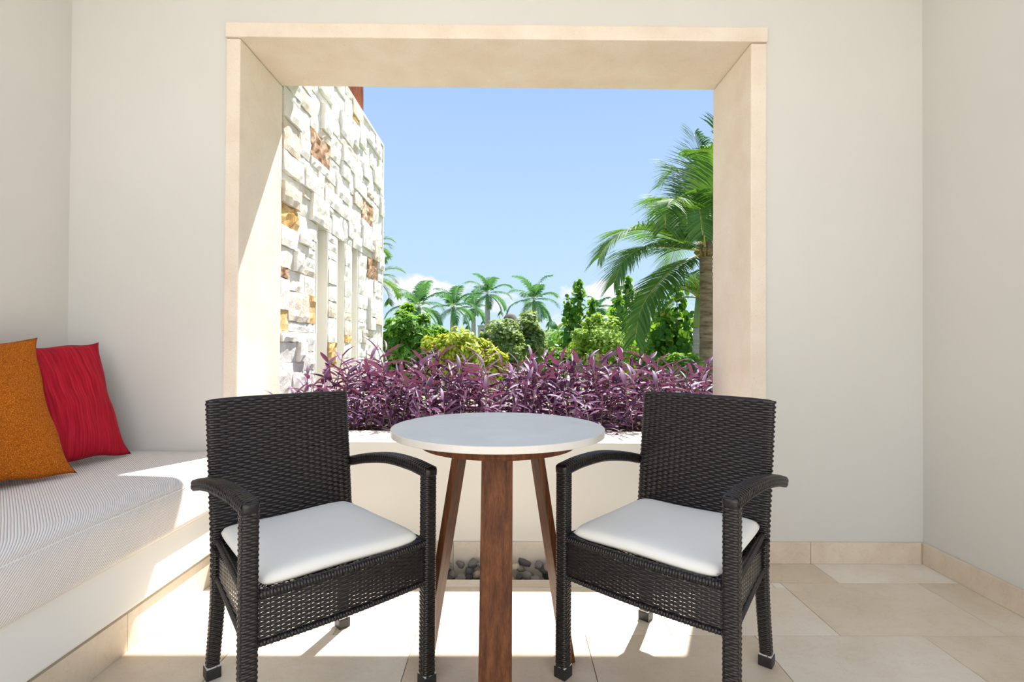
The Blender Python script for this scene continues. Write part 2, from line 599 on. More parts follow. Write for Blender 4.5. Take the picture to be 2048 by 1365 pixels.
# floor: slab in pieces around the pebble trough, tiles as parts
TX0, TX1, TY0 = -1.19, 1.114, 2.200
mb = MB()
mb.box(XL - 0.3, XR + 0.3, -6.0, TY0, -0.14, -0.012)
mb.box(TX1, XR + 0.3, TY0, D + 0.3, -0.14, -0.012)
mb.box(XL - 0.3, TX0, TY0, D + 0.3, -0.14, -0.012)
floor = struct(mb.build('floor', M['grout']))
mb = MB()
mb.box(-7.0, XL - 0.301, -8.0, 1.0, -0.14, -0.002)
mb.box(XR + 0.301, 7.0, -8.0, 1.0, -0.14, -0.002)
mb.box(XL - 0.301, XR + 0.301, -8.0, -6.001, -0.14, -0.002)
struct(mb.build('bounce_paving', M['tile']))  # unseen paving, added so its sunlit surface bounces fill light inside
mb = MB()
mb.box(TX0, TX1, TY0, D, -0.14, -0.075)
trough = struct(mb.build('trough_bed', M['trough'], floor))
G = 0.0011


def tile(x0, x1, y0, y1, mat, z=0.0):
    x0, x1 = max(x0, XL + 0.001), min(x1, XR - 0.001)
    if x1 - x0 < 0.02:
        return
    o = box_obj('tile', (-(x1 - x0) / 2 + G, (x1 - x0) / 2 - G, -(y1 - y0) / 2 + G, (y1 - y0) / 2 - G, -0.012, 0.0), mat, floor, bevel=0.0008, seg=1)
    o.location = ((x0 + x1) / 2, (y0 + y1) / 2, z)


tile(TX1, 1.409, 2.1775, D, M['tile_dark'])
tile(1.409, XR, 2.1775, D, M['tile'])
x = -1.18
for xa, xb in ((-1.19, -0.62), (-0.62, -0.035), (-0.035, 0.55), (0.55, TX1)):
    tile(xa, xb, 2.131, TY0, M['tile'])
tile(TX1, 1.157, 2.131, 2.1775, M['tile'])
rows = [2.1775 - 0.3976 * k for k in range(0, 21)]
for k in range(20):
    y1, y0 = rows[k], rows[k + 1]
    off = 1.157 if k % 2 == 0 else 0.857
    for j in range(-7, 5):
        xa = off + 0.586 * j
        xb = xa + 0.586
        if xb < XL or xa > XR:
            continue
        dark = (k == 0 and j == 0) or (k == 1 and j == 1) or random.random() < 0.10
        yy1 = 2.131 if (k == 0 and xb < 1.2) else y1
        tile(xa, xb, y0, yy1, M['tile_dark'] if dark else M['tile'])

# skirting slabs
bb = struct(empty('baseboard_right', (0, 0, 0)))
for k in range(6):
    y1 = D - 0.62 * k
    box_obj('skirting_slab', (XR - 0.014, XR - 0.0005, max(YB, y1 - 0.62) + 0.001, y1 - 0.001, 0, ZB), M['plinth'], bb, bevel=0.0015, seg=1)
bk = struct(empty('baseboard_back', (0, 0, 0)))
for xa, xb in ((1.122, 1.40), (1.40, XR - 0.016)):
    box_obj('skirting_slab', (xa + 0.001, xb - 0.001, D - 0.014, D - 0.0005, 0, ZB), M['plinth'], bk, bevel=0.0015, seg=1)
for xa, xb in ((-1.19, -0.85), (-0.85, -0.25), (-0.25, 0.35), (0.35, 0.95), (0.95, 1.122)):
    box_obj('skirting_slab', (xa + 0.001, xb - 0.001, D - 0.014, D - 0.0005, -0.075, ZB - 0.004), M['plinth'], bk, bevel=0.0015, seg=1)

# ------------------------------------------------------------------ pebbles in the trough
peb_mesh = []
for v in range(5):
    bm = bmesh.new()
    bmesh.ops.create_icosphere(bm, subdivisions=2, radius=1.0)
    for q in bm.verts:
        d = q.co.normalized()
        k = 1 + 0.16 * math.sin(3.1 * d.x + v) + 0.13 * math.sin(4 * d.y + 2 * v) + 0.10 * math.cos(5 * d.z + v)
        q.co = Vector((d.x * k, d.y * k * 0.74, d.z * k * 0.55))
    me = bpy.data.meshes.new('pebble')
    bm.to_mesh(me)
    bm.free()
    me.polygons.foreach_set('use_smooth', [True] * len(me.polygons))
    peb_mesh.append(me)
PEBW = {0: 'grey river pebble lying in the drain trough under the opening', 1: 'dark river pebble lying in the drain trough under the opening',
        2: 'tan river pebble lying in the drain trough under the opening', 3: 'pale cream river pebble lying in the drain trough under the opening'}
pm = {}
for layer in range(3):
    n = (58, 60, 44)[layer]
    for k in range(n):
        x = TX0 + 0.03 + (TX1 - TX0 - 0.06) * (k + 0.5 + random.uniform(-0.25, 0.25)) / n
        y = ((2.245, 2.30, 2.345) if layer < 2 else (2.30, 2.335, 2.345))[(k * 2 + layer) % 3] + random.uniform(-0.012, 0.012)
        s = random.uniform(0.021, 0.031)
        col = random.choices((0, 1, 2, 3), (6, 5, 2, 1))[0]
        v = random.randrange(5)
        key = (v, col)
        if key not in pm:
            me = peb_mesh[v].copy()
            me.materials.append(PEB[col])
            pm[key] = me
        o = link('river_pebble', pm[key])
        o.scale = (s, s, s)
        o.location = (x, y, -0.052 + layer * 0.030 + random.uniform(-0.004, 0.006))
        o.rotation_euler = (random.uniform(-0.5, 0.5), random.uniform(-0.5, 0.5), random.uniform(0, 6.28))
        tag(o, PEBW[col], 'pebble', 'pebbles in the drain trough')

# ------------------------------------------------------------------ bench, mattress, pillows
BX = -1.214
bench = empty('built_in_bench', (BX - 0.41, 1.0, 0))
tag(bench, 'white painted built-in bench on a marble plinth along the left wall', 'bench')
bl = (-(BX - 0.41), -1.0, 0)


def bbox(name, b, mat, bevel, par=bench):
    o = box_obj(name, b, mat, par, bevel=bevel)
    o.location = bl
    return o


bbox('body', (XL + 0.001, BX - 0.004, YB + 0.05, D - 0.001, 0.138, 0.318), M['bench'], 0.008)
bbox('core', (XL + 0.001, BX - 0.035, YB + 0.06, D - 0.001, 0.0, 0.139), M['bench'], 0.0)
for k in range(5):
    y1 = D - 0.70 + 0.001 - 0.6 * (k - 1) if k else D - 0.001
    y0 = D - 0.10 - 0.6 * (k + 1)
    y0 = max(y0, YB + 0.06)
    if y1 - y0 > 0.05:
        bbox('plinth_slab', (BX - 0.034, BX - 0.018, y0 + 0.001, y1 - 0.001, 0.0, 0.122), M['plinth'], 0.0015)

# mattress as a rounded-profile extrusion
def make_mattress():
    x0, x1, z0, z1 = XL + 0.004, BX + 0.022, 0.3185, 0.505
    prof = []
    prof += [(x0, z0), (x1 - 0.03, z0)]
    for a in np.linspace(-90, 10, 6):
        prof.append((x1 - 0.022 + 0.022 * math.cos(math.radians(a)), z0 + 0.022 + 0.022 * math.sin(math.radians(a))))
    prof.append((x1 - 0.004, 0.42))
    prof.append((x1 - 0.008, 0.462))
    seam_i = len(prof)
    prof.append((x1 - 0.011, 0.466))
    prof.append((x1 - 0.013, 0.470))
    for a in np.linspace(12, 90, 9):
        prof.append((x1 - 0.075 + 0.064 * math.cos(math.radians(a)), z1 - 0.034 + 0.033 * math.sin(math.radians(a))))
    prof += [(x1 - 0.2, z1 + 0.003), (x1 - 0.45, z1 + 0.005), (x0 + 0.04, z1), (x0, z1 - 0.03)]
    ys = [YB + 0.06] + list(np.linspace(YB + 0.075, D - 0.016, 40)) + [D - 0.002]
    vs, fs = [], []
    n = len(prof)
    for i, y in enumerate(ys):
        sh = 0.012 if i in (0, len(ys) - 1) else 0.0
        for (x, z) in prof:
            zz = z - sh * (z - 0.41) / 0.1 if sh else z
            xx = x - sh if (sh and x > x1 - 0.1) else x
            vs.append((xx, y, zz + 0.0025 * math.sin(y * 5.3) * (1 if z > 0.45 else 0)))
    for i in range(len(ys) - 1):
        for k in range(n):
            k2 = (k + 1) % n
            fs.append((i * n + k, (i + 1) * n + k, (i + 1) * n + k2, i * n + k2))
    fs.append(tuple(range(n)))
    fs.append(tuple((len(ys) - 1) * n + k for k in range(n - 1, -1, -1)))
    root = empty('bench_mattress', (0, 0, 0))
    root.location = (BX - 0.41, 1.0, 0.3185)
    me = mesh_of('ticking', vs, fs, True)
    o = link('ticking', me, M['mattress'], root, (-(BX - 0.41), -1.0, -0.3185))
    mb = MB()
    mb.tube([(x1 - 0.0105, y, 0.466 + 0.0025 * math.sin(y * 5.3)) for y in ys[1:-1]], 0.0022, 6)
    p = mb.build('piping', M['cushion'], root, True, loc=(-(BX - 0.41), -1.0, -0.3185))
    tag(root, 'cream ribbed mattress pad lying on the built-in bench', 'mattress')


make_mattress()


def pillow(name, mat, size, thick, BR, e1, n, lean, label, seed):
    r = random.Random(seed)
    ph = [r.uniform(0, 6) for _ in range(8)]
    Ng = 44
    us = np.linspace(-1, 1, Ng)
    vs, fs = [], []
    w = size / 2
    for side in (1, -1):
        for j in range(Ng):
            for i in range(Ng):
                u, v = us[i], us[j]
                eu, ev = (1 - u * u), (1 - v * v)
                x = u * w * (1 - 0.10 * ev ** 0.8)
                y = v * w * (1 - 0.10 * eu ** 0.8)
                t = thick * (max(eu, 0) ** 0.55) * (max(ev, 0) ** 0.55)
                wr = 0.05 * math.sin(7 * u + 3 * v + ph[0]) + 0.06 * math.sin(-4 * u + 6 * v + ph[1]) + 0.035 * math.sin(13 * v + 2 * u + ph[2])
                t *= 1 + wr
                if side == -1:
                    t *= 0.8
                # slump at bottom
                if v < 0:
                    t *= 1 + 0.12 * (-v)
                edge = 0.004 * math.sin(9 * u + ph[3]) * abs(v) ** 6 + 0.004 * math.sin(8 * v + ph[4]) * abs(u) ** 6
                vs.append((x + edge, y + edge, side * t))
    N2 = Ng * Ng
    for j in range(Ng - 1):
        for i in range(Ng - 1):
            a = j * Ng + i
            fs.append((a, a + 1, a + 1 + Ng, a + Ng))
            fs.append((N2 + a, N2 + a + Ng, N2 + a + 1 + Ng, N2 + a + 1))
    me = mesh_of(name, vs, fs, True)
    bm = bmesh.new()
    bm.from_mesh(me)
    bmesh.ops.remove_doubles(bm, verts=bm.verts, dist=0.0004)
    bm.to_mesh(me)
    bm.free()
    me.polygons.foreach_set('use_smooth', [True] * len(me.polygons))
    o = link(name, me, mat)
    e1 = Vector((*e1, 0)).normalized()      # runs from the right bottom corner to the left one
    nh = Vector((*n, 0)).normalized()
    upl = (Vector((0, 0, 1)) * math.cos(lean) - nh * math.sin(lean)).normalized()
    xax = -e1
    zax = xax.cross(upl).normalized()
    c = Vector(BR) + e1 * w + upl * w
    o.matrix_world = Matrix(((xax.x, upl.x, zax.x, c.x), (xax.y, upl.y, zax.y, c.y), (xax.z, upl.z, zax.z, c.z), (0, 0, 0, 1)))
    return tag(o, label, 'pillow')


pillow('throw_pillow', M['red'], 0.53, 0.075, (-1.655, 2.262, 0.512), (-0.25, -0.968), (0.968, -0.25), 0.36,
       'crimson red slubbed throw pillow leaning in the bench corner', 3)
pillow('throw_pillow', M['orange'], 0.56, 0.080, (-1.600, 1.915, 0.512), (-0.33, -0.944), (0.944, -0.33), 0.44,
       'burnt orange scale-textured throw pillow in front of the red one', 5)

# ------------------------------------------------------------------ woven chairs
def rounded_rect(a, b, r, Mn):
    pts, nor = [], []
    for cx, cy, a0 in ((a - r, b - r, 0), (-(a - r), b - r, 90), (-(a - r), -(b - r), 180), (a - r, -(b - r), 270)):
        for k in range(13):
            t = math.radians(a0 + 90 * k / 12)
            pts.append((cx + r * math.cos(t), cy + r * math.sin(t)))
            nor.append((math.cos(t), math.sin(t)))
    pts, nor = np.array(pts + pts[:1]), np.array(nor + nor[:1])
    s = np.concatenate([[0], np.cumsum(np.linalg.norm(np.diff(pts, axis=0), axis=1))])
    q = np.linspace(0, s[-1], Mn, endpoint=False)
    P = np.stack([np.interp(q, s, pts[:, k]) for k in range(2)], 1)
    Nn = np.stack([np.interp(q, s, nor[:, k]) for k in range(2)], 1)
    Nn /= np.linalg.norm(Nn, axis=1)[:, None]
    return P, Nn


def resample(path, step):
    path = np.array(path, float)
    s = np.concatenate([[0], np.cumsum(np.linalg.norm(np.diff(path, axis=0), axis=1))])
    n = max(2, int(round(s[-1] / step)) + 1)
    q = np.linspace(0, s[-1], n)
    return np.stack([np.interp(q, s, path[:, k]) for k in range(3)], 1), s[-1] / (n - 1)


def smooth_path(ctrl, n=40):
    """Catmull-Rom through control points"""
    P = [np.array(c, float) for c in ctrl]
    P = [2 * P[0] - P[1]] + P + [2 * P[-1] - P[-2]]
    out = []
    for i in range(1, len(P) - 2):
        for t in np.linspace(0, 1, n, endpoint=False):
            out.append(0.5 * ((2 * P[i]) + (-P[i - 1] + P[i + 1]) * t + (2 * P[i - 1] - 5 * P[i] + 4 * P[i + 1] - P[i + 2]) * t * t
                              + (-P[i - 1] + 3 * P[i] - 3 * P[i + 1] + P[i + 2]) * t ** 3))
    out.append(P[-2])
    return out


class NB:
    """quad collector with numpy blocks"""

    def __init__(self):
        self.v, self.f, self.n = [], [], 0

    def grid(self, A, closed):
        """A: (rows, cols, 3) -> quads"""
        r, c, _ = A.shape
        idx = np.arange(r * c).reshape(r, c) + self.n
        if closed:
            nx = np.roll(idx, -1, axis=1)
            q = np.stack([idx[:-1], nx[:-1], nx[1:], idx[1:]], -1).reshape(-1, 4)
        else:
            q = np.stack([idx[:-1, :-1], idx[:-1, 1:], idx[1:, 1:], idx[1:, :-1]], -1).reshape(-1, 4)
        self.v.append(A.reshape(-1, 3))
        self.f.append(q)
        self.n += r * c

    def mesh(self, name, smooth=True):
        return mesh_of(name, np.concatenate(self.v), np.concatenate(self.f), smooth)


KOFF = np.array([-0.5, -0.24, 0.24, 0.5])
KH = np.array([0.0, 1.0, 1.0, 0.0])


def woven_tube(nb, core, path, a, b, rc, side, pitch=0.0064, nst=8, per=4, amp=0.0007, h=0.0010, cap0=False, cap1=True, a_end=None, b_end=None, fill=0.97):
    C, p = resample(path, pitch)
    n = len(C)
    T = np.gradient(C, axis=0)
    T /= np.linalg.norm(T, axis=1)[:, None]
    side = np.array(side, float)
    Mn = nst * per
    cores = []
    for i in range(n):
        f = i / (n - 1)
        aa = a + ((a_end if a_end is not None else a) - a) * f
        bb_ = b + ((b_end if b_end is not None else b) - b) * f
        P2, N2 = rounded_rect(aa, bb_, min(rc, aa * 0.98, bb_ * 0.98), Mn)
        t = T[i]
        s = side - t * (side @ t)
        s /= np.linalg.norm(s)
        u = np.cross(t, s)
        base = C[i] + P2[:, :1] * s + P2[:, 1:] * u
        out = N2[:, :1] * s + N2[:, 1:] * u
        j = np.arange(Mn)
        und = amp * np.cos(PI * (j / per + i))
        A = np.stack([base + t * (KOFF[k] * p * fill) + out * (und + h * KH[k])[:, None] for k in range(4)], 0)
        nb.grid(A, True)
        cores.append(base - out * 0.0012)
    core.grid(np.array(cores), True)
    for flag, i, sg in ((cap0, 0, -1), (cap1, n - 1, 1)):
        if flag:
            t = T[i] * sg
            c = C[i]
            rings = [cores[i] + t * 0.001]
            for sc_, d in ((1.02, 0.0035), (0.93, 0.008), (0.70, 0.0105), (0.35, 0.0118), (0.02, 0.012)):
                rings.append(c + (cores[i] - c) * sc_ + t * d)
            nb.grid(np.array(rings), True)


def woven_panel(nb, P00, P10, P01, P11, rows, nst, per=4, amp=0.0026, h=0.0009, fill=0.66, bulge=0.0, normal=None):
    """rows of strands run from P00->P10; stacked towards P01->P11"""
    P00, P10, P01, P11 = [np.array(q, float) for q in (P00, P10, P01, P11)]
    nrm = np.array(normal, float) if normal is not None else np.cross(P10 - P00, P01 - P00)
    nrm /= np.linalg.norm(nrm)
    u = np.linspace(0, 1, nst * per + 1)
    bl_ = bulge * 4 * u * (1 - u)
    for i in range(rows):
        rowpts = []
        for k in range(4):
            v = (i + 0.5 + KOFF[k] * fill) / rows
            base = ((1 - u)[:, None] * P00 + u[:, None] * P10) * (1 - v) + ((1 - u)[:, None] * P01 + u[:, None] * P11) * v
            und = amp * np.cos(PI * (u * nst + i)) + h * KH[k] + bl_
            rowpts.append(base + nrm * und[:, None])
        nb.grid(np.array(rowpts), False)
    # upright stakes
    for sidx in range(1, nst):
        uu = sidx / nst
        a0 = P00 * (1 - uu) + P10 * uu
        a1 = P01 * (1 - uu) + P11 * uu
        along = (P10 - P00) / np.linalg.norm(P10 - P00)
        rowpts = []
        for o_, hh in ((-0.0024, -0.0004), (0, 0.0008), (0.0024, -0.0004)):
            rowpts.append(np.array([a0 * (1 - v) + a1 * v + along * o_ + nrm * (hh + bulge * 4 * uu * (1 - uu)) for v in np.linspace(0, 1, 6)]))
        nb.grid(np.array(rowpts), False)


FX, FY, RX, RY = 0.246, 0.232, 0.205, -0.232
ARM_Z = 0.640


def make_chair():
    root = empty('wicker_armchair', (0, 0, 0))

    def finish(name, nb, core, smooth=True):
        o = link(name, nb.mesh(name, smooth), M['wicker'], root)
        if core.n:
            me = core.mesh('core', True)
            link('core', me, M['wicker_core'], o)
        return o

    # backrest: flat woven wrap leaning back
    nb, core = NB(), NB()
    woven_tube(nb, core, smooth_path([(0, -0.205, 0.315), (0, -0.208, 0.42), (0, -0.226, 0.56), (0, -0.262, 0.824)], 20), 0.219, 0.0145, 0.013, (1, 0, 0),
               pitch=0.0076, nst=46, per=4, amp=0.0018, h=0.0012, cap1=True, a_end=0.224)
    finish('backrest', nb, core)
    # front legs
    for sx in (-1, 1):
        nb, core = NB(), NB()
        woven_tube(nb, core, [(sx * FX, FY, 0.03), (sx * FX, FY, ARM_Z - 0.010)], 0.0185, 0.0185, 0.008, (1, 0, 0), nst=12, per=4, cap1=False)
        leg = finish('leg', nb, core)
        foot(leg, (sx * FX, FY, 0))
    for sx in (-1, 1):
        nb, core = NB(), NB()
        woven_tube(nb, core, smooth_path([(sx * RX, RY - 0.005, 0.03), (sx * 0.200, -0.215, 0.20), (sx * 0.199, -0.203, 0.33), (sx * 0.199, -0.207, 0.44)], 12),
                   0.0165, 0.0165, 0.008, (1, 0, 0), nst=12, per=4, cap1=False, a_end=0.020)
        leg = finish('leg', nb, core)
        foot(leg, (sx * RX, RY - 0.005, 0))
    # arms
    for sx in (-1, 1):
        nb, core = NB(), NB()
        path = smooth_path([(sx * FX, FY + 0.010, ARM_Z - 0.014), (sx * (FX + 0.003), 0.14, ARM_Z - 0.007), (sx * (FX + 0.007), 0.0, ARM_Z - 0.012),
                            (sx * (FX + 0.003), -0.14, ARM_Z - 0.034), (sx * (FX - 0.004), -0.250, ARM_Z - 0.060)], 16)
        woven_tube(nb, core, path, 0.0205, 0.0155, 0.009, (1, 0, 0), pitch=0.0060, nst=12, per=4, amp=0.0008, h=0.0010, cap0=True, cap1=True)
        finish('armrest', nb, core)
    # aprons
    Z0, Z1 = 0.308, 0.417
    E = NB()
    nb = NB()
    woven_panel(nb, (-FX, FY + 0.006, Z0), (FX, FY + 0.006, Z0), (-FX, FY + 0.006, Z1), (FX, FY + 0.006, Z1), 20, 21, normal=(0, 1, 0), bulge=0.010, fill=1.06, amp=0.0011)
    # rolled top and bottom rail of the front apron
    core = NB()
    for zz, rr in ((Z1 + 0.001, 0.0105), (Z0 - 0.001, 0.0065)):
        path = [(x, FY + 0.006 + 0.012 * (1 - (x / FX) ** 2) - (0.006 if zz > 0.4 else 0), zz) for x in np.linspace(-FX + 0.012, FX - 0.012, 24)]
        woven_tube(nb, core, path, rr, rr, rr * 0.98, (0, 1, 0), pitch=0.0075, nst=4, per=4, amp=0.0006, h=0.0012, cap1=False)
    finish('front_apron', nb, core)
    for sx in (-1, 1):
        nb, core = NB(), NB()
        woven_panel(nb, (sx * FX, FY, Z0 + 0.004), (sx * 0.203, -0.20, Z0 + 0.004), (sx * FX, FY, Z1), (sx * 0.203, -0.20, Z1), 20, 18, normal=(sx, 0, 0), fill=1.0, amp=0.0008)
        for zz in (Z1, Z0 + 0.003):
            woven_tube(nb, core, [(sx * FX, FY - 0.012, zz), (sx * 0.203, -0.195, zz)], 0.008, 0.008, 0.0078, (1, 0, 0), nst=4, per=4, amp=0.0006, h=0.0012, cap1=False)
        finish('side_apron', nb, core)
    nb, core = NB(), NB()
    woven_panel(nb, (-0.225, -0.19, Z1 - 0.008), (0.225, -0.19, Z1 - 0.008), (-0.235, FY, Z1 - 0.004), (0.235, FY, Z1 - 0.004), 62, 20, per=3, normal=(0, 0, 1), fill=0.88)
    finish('seat', nb, core)
    return root


def foot(leg, c):
    x, y, z = c
    mb = MB()
    mb.box(x - 0.0205, x + 0.0205, y - 0.0205, y + 0.0205, 0.0, 0.033)
    f = mb.build('foot_cap', M['rubber'], leg, bevel=0.003)
    mb = MB()
    mb.box(x - 0.0188, x + 0.0188, y - 0.0188, y + 0.0188, 0.0325, 0.0375)
    mb.build('foot_ring', M['alu'], leg, bevel=0.001, seg=1)


def make_cushion():
    Ng = 40
    us = np.linspace(-1, 1, Ng)
    vs, fs = [], []
    for side in (1, -1):
        for j in range(Ng):
            for i in range(Ng):
                u, v = us[i], us[j]
                # soften the outline corners
                k = 1 - 0.035 * (abs(u) ** 6) * (abs(v) ** 6)
                wx = 0.212 + 0.010 * v
                x, y = u * wx * k, 0.016 + v * 0.220 * k
                q = (1 - abs(u) ** 10) * (1 - abs(v) ** 10)
                t = 0.0225 * (max(q, 0) ** 0.42) + 0.005 * (1 - u * u) * (1 - v * v)
                zc = 0.4375 + 0.006 * (abs(u) ** 2.5) * (0.4 + 0.6 * max(v, 0)) + 0.004 * math.sin(3 * u + 1) * v + 0.006 * (1 - u * u) * (v < 0) * (-v)
                if side == -1:
                    t *= 0.85
                vs.append((x, y, zc + side * t))
    N2 = Ng * Ng
    for j in range(Ng - 1):
        for i in range(Ng - 1):
            a = j * Ng + i
            fs.append((a, a + 1, a + 1 + Ng, a + Ng))
            fs.append((N2 + a, N2 + a + Ng, N2 + a + 1 + Ng, N2 + a + 1))
    me = mesh_of('cushion', vs, fs, True)
    bm = bmesh.new()
    bm.from_mesh(me)
    bmesh.ops.remove_doubles(bm, verts=bm.verts, dist=0.0003)
    for v in bm.verts:
        pass
    bm.to_mesh(me)
    bm.free()
    me.polygons.foreach_set('use_smooth', [True] * len(me.polygons))
    root = empty('seat_cushion', (0, 0, 0))
    link('cover', me, M['cushion'], root)
    for sx in (-1, 1):
        mb = MB()
        mb.tube([(sx * 0.20, 0.20, 0.4380), (sx * 0.212, 0.212, 0.4300), (sx * 0.224, 0.222, 0.4295), (sx * 0.219, 0.236, 0.4305)], 0.0016, 6)
        mb.tube([(sx * 0.20, 0.20, 0.4380), (sx * 0.205, 0.222, 0.4305), (sx * 0.216, 0.238, 0.4305)], 0.0016, 6)
        mb.build('tie_cord', M['cord'], root, True)
    return root


chair = make_chair()
cush = make_cushion()
CH = [((-0.574, 1.522), -136.9), ((0.508, 1.575), 139.1)]
chair2, cush2 = copy_tree(chair), copy_tree(cush)
for (pos, ang), ch, cu, w in ((CH[0], chair, cush, 'beside the bench'), (CH[1], chair2, cush2, 'beside the plain right wall')):
    for o in (ch, cu):
        o.location = (pos[0], pos[1], 0)
        o.rotation_euler = (0, 0, math.radians(ang))
    tag(ch, 'dark brown woven wicker armchair ' + w, 'chair', 'wicker armchairs at the round table')
    tag(cu, 'white seat cushion on the wicker armchair ' + w, 'cushion', 'seat cushions on the wicker armchairs')

# ------------------------------------------------------------------ table
TC = (-0.031, 1.585)
table = empty('round_table', (TC[0], TC[1], 0))
tag(table, 'round pale stone table on three splayed brown wooden legs', 'table')


def disc(name, r, z0, z1, mat, bev, r_low=None):
    n = 96
    r_low = r_low or r
    prof = [(0.0, z0), (r_low - bev, z0), (r_low - bev * 0.3, z0 + bev * 0.3), (r_low, z0 + bev), (r, z1 - bev), (r - bev * 0.3, z1 - bev * 0.3), (r - bev, z1), (0.0, z1)]
    vs, fs = [], []
    for k in range(n):
        a = 2 * PI * k / n
        for (rr, z) in prof[1:-1]:
            vs.append((rr * math.cos(a), rr * math.sin(a), z))
    m_ = len(prof) - 2
    for k in range(n):
        k2 = (k + 1) % n
        for q in range(m_ - 1):
            fs.append((k * m_ + q, k2 * m_ + q, k2 * m_ + q + 1, k * m_ + q + 1))
    fs.append(tuple(k * m_ for k in range(n - 1, -1, -1)))
    fs.append(tuple(k * m_ + m_ - 1 for k in range(n)))
    return link(name, mesh_of(name, vs, fs), mat, table)


disc('tabletop', 0.325, 0.732, 0.752, M['tabletop'], 0.002)
disc('underdisc', 0.243, 0.696, 0.732, M['wood'], 0.002, 0.236)
for k, (ang, lw_, lt_, rb_) in enumerate(((-90, 0.044, 0.015, 0.24), (18, 0.038, 0.011, 0.237), (162, 0.038, 0.011, 0.237))):
    a = math.radians(ang)
    er = Vector((math.cos(a), math.sin(a), 0))
    et = Vector((-math.sin(a), math.cos(a), 0))
    vs = []
    for z, R, w, t in ((0.0, rb_, lw_, lt_), (0.696, 0.121, lw_, lt_)):
        for sr, st in ((-1, -1), (1, -1), (1, 1), (-1, 1)):
            vs.append(er * (R + sr * t) + et * (st * w) + Vector((0, 0, z)))
    mb = MB()
    mb.add(vs, [(3, 2, 1, 0), (4, 5, 6, 7), (0, 1, 5, 4), (1, 2, 6, 5), (2, 3, 7, 6), (3, 0, 4, 7)])
    mb.build('leg', M['wood'], table, bevel=0.0025)

# ------------------------------------------------------------------ outside: ground, planter, stone wall
GZ = -3.0
gnd = struct(box_obj('garden_ground', (-160, 160, -60, 320, GZ - 0.2, GZ), M['ground']))
mb = MB()
mb.box(IX0, 1.62, 3.72, 3.82, GZ, 0.56)
mb.box(1.50, 1.62, D2 + 0.002, 3.72, GZ, 0.56)
mb.box(IX0, 1.50, D2 + 0.002, 3.72, GZ, 0.20)
struct(mb.build('planter_box', M['trough']))
mb = MB()
mb.box(IX0 + 0.001, IX1 - 0.001, 2.701, D2 + 0.001, 0.10, 0.522)
mb.box(IX0 + 0.001, 1.499, D2 + 0.001, 3.719, 0.201, 0.525)
struct(mb.build('planter_soil', M['soil']))
# facade below / beside (keeps light from leaking under the terrace)
struct(box_obj('facade_base', (XL - 0.3, XR + 0.3, D + 0.32, D2 - 0.003, GZ, -0.141), M['sill']))

SX = -1.275
gw = empty('garden_wall', (SX, 3.95, 0))
struct(gw)
WY0, WY1, WZ0, WZ1 = D2 + 0.012, 5.095, 0.30, 2.985
slots = [(3.385, 3.60), (3.785, 3.965), (4.125, 4.30)]
SLZ0, SLZ1 = 0.62, 1.80
mb = MB()
cuts = [WY0]
for a_, b2 in slots:
    cuts += [a_, b2]
cuts.append(WY1)
for k in range(0, len(cuts), 2):
    mb.box(SX - 0.26, SX, cuts[k], cuts[k + 1], GZ, WZ1 - 0.01)
for a_, b2 in slots:
    mb.box(SX - 0.26, SX, a_, b2, SLZ1, WZ1 - 0.01)
    mb.box(SX - 0.26, SX, a_, b2, GZ, SLZ0)
core_w = mb.build('wall_core', M['mortar'], gw, loc=(-SX, -3.95, 0))
for a_, b2 in slots:
    mb = MB()
    mb.box(SX - 0.27, SX + 0.004, b2 - 0.012, b2 + 0.001, SLZ0, SLZ1)
    mb.box(SX - 0.27, SX + 0.004, a_ - 0.001, a_ + 0.012, SLZ0, SLZ1)
    mb.box(SX - 0.27, SX - 0.23, a_ + 0.012, b2 - 0.012, SLZ0, SLZ1)
    mb.build('slot_reveal', M['reveal'], gw, loc=(-SX, -3.95, 0))
CELL = 0.0596
ny, nz = int(round((WY1 - WY0) / CELL)), int(round((WZ1 - WZ0) / CELL))
occ = np.zeros((ny, nz), bool)
for a_, b2 in slots:
    for i in range(ny):
        yc = WY0 + (i + 0.5) * CELL
        if a_ + 0.005 < yc < b2 - 0.005:
            for j in range(nz):
                zc = WZ0 + (j + 0.5) * CELL
                if SLZ0 < zc < SLZ1:
                    occ[i, j] = True
special = []
for px, py, kind in ((580, 435, 'stone_ochre'), (703, 240, 'stone_ochre'), (634, 285, 'stone_brown'), (728, 415, 'stone_brown'), (566, 557, 'stone_brown'),
                     (560, 630, 'stone_ochre'), (622, 642, 'stone_ochre'), (733, 543, 'stone_ochre'), (747, 553, 'stone_brown'), (695, 672, 'stone_ochre'),
                     (758, 300, 'stone_cream'), (664, 715, 'stone_ochre'), (745, 640, 'stone_cream'), (715, 400, 'stone_cream'), (610, 600, 'stone_cream')):
    v = cam_ray(px, py)
    p = EYE + v * (SX / v.x)
    special.append((p.y, p.z, kind))
sr = random.Random(21)


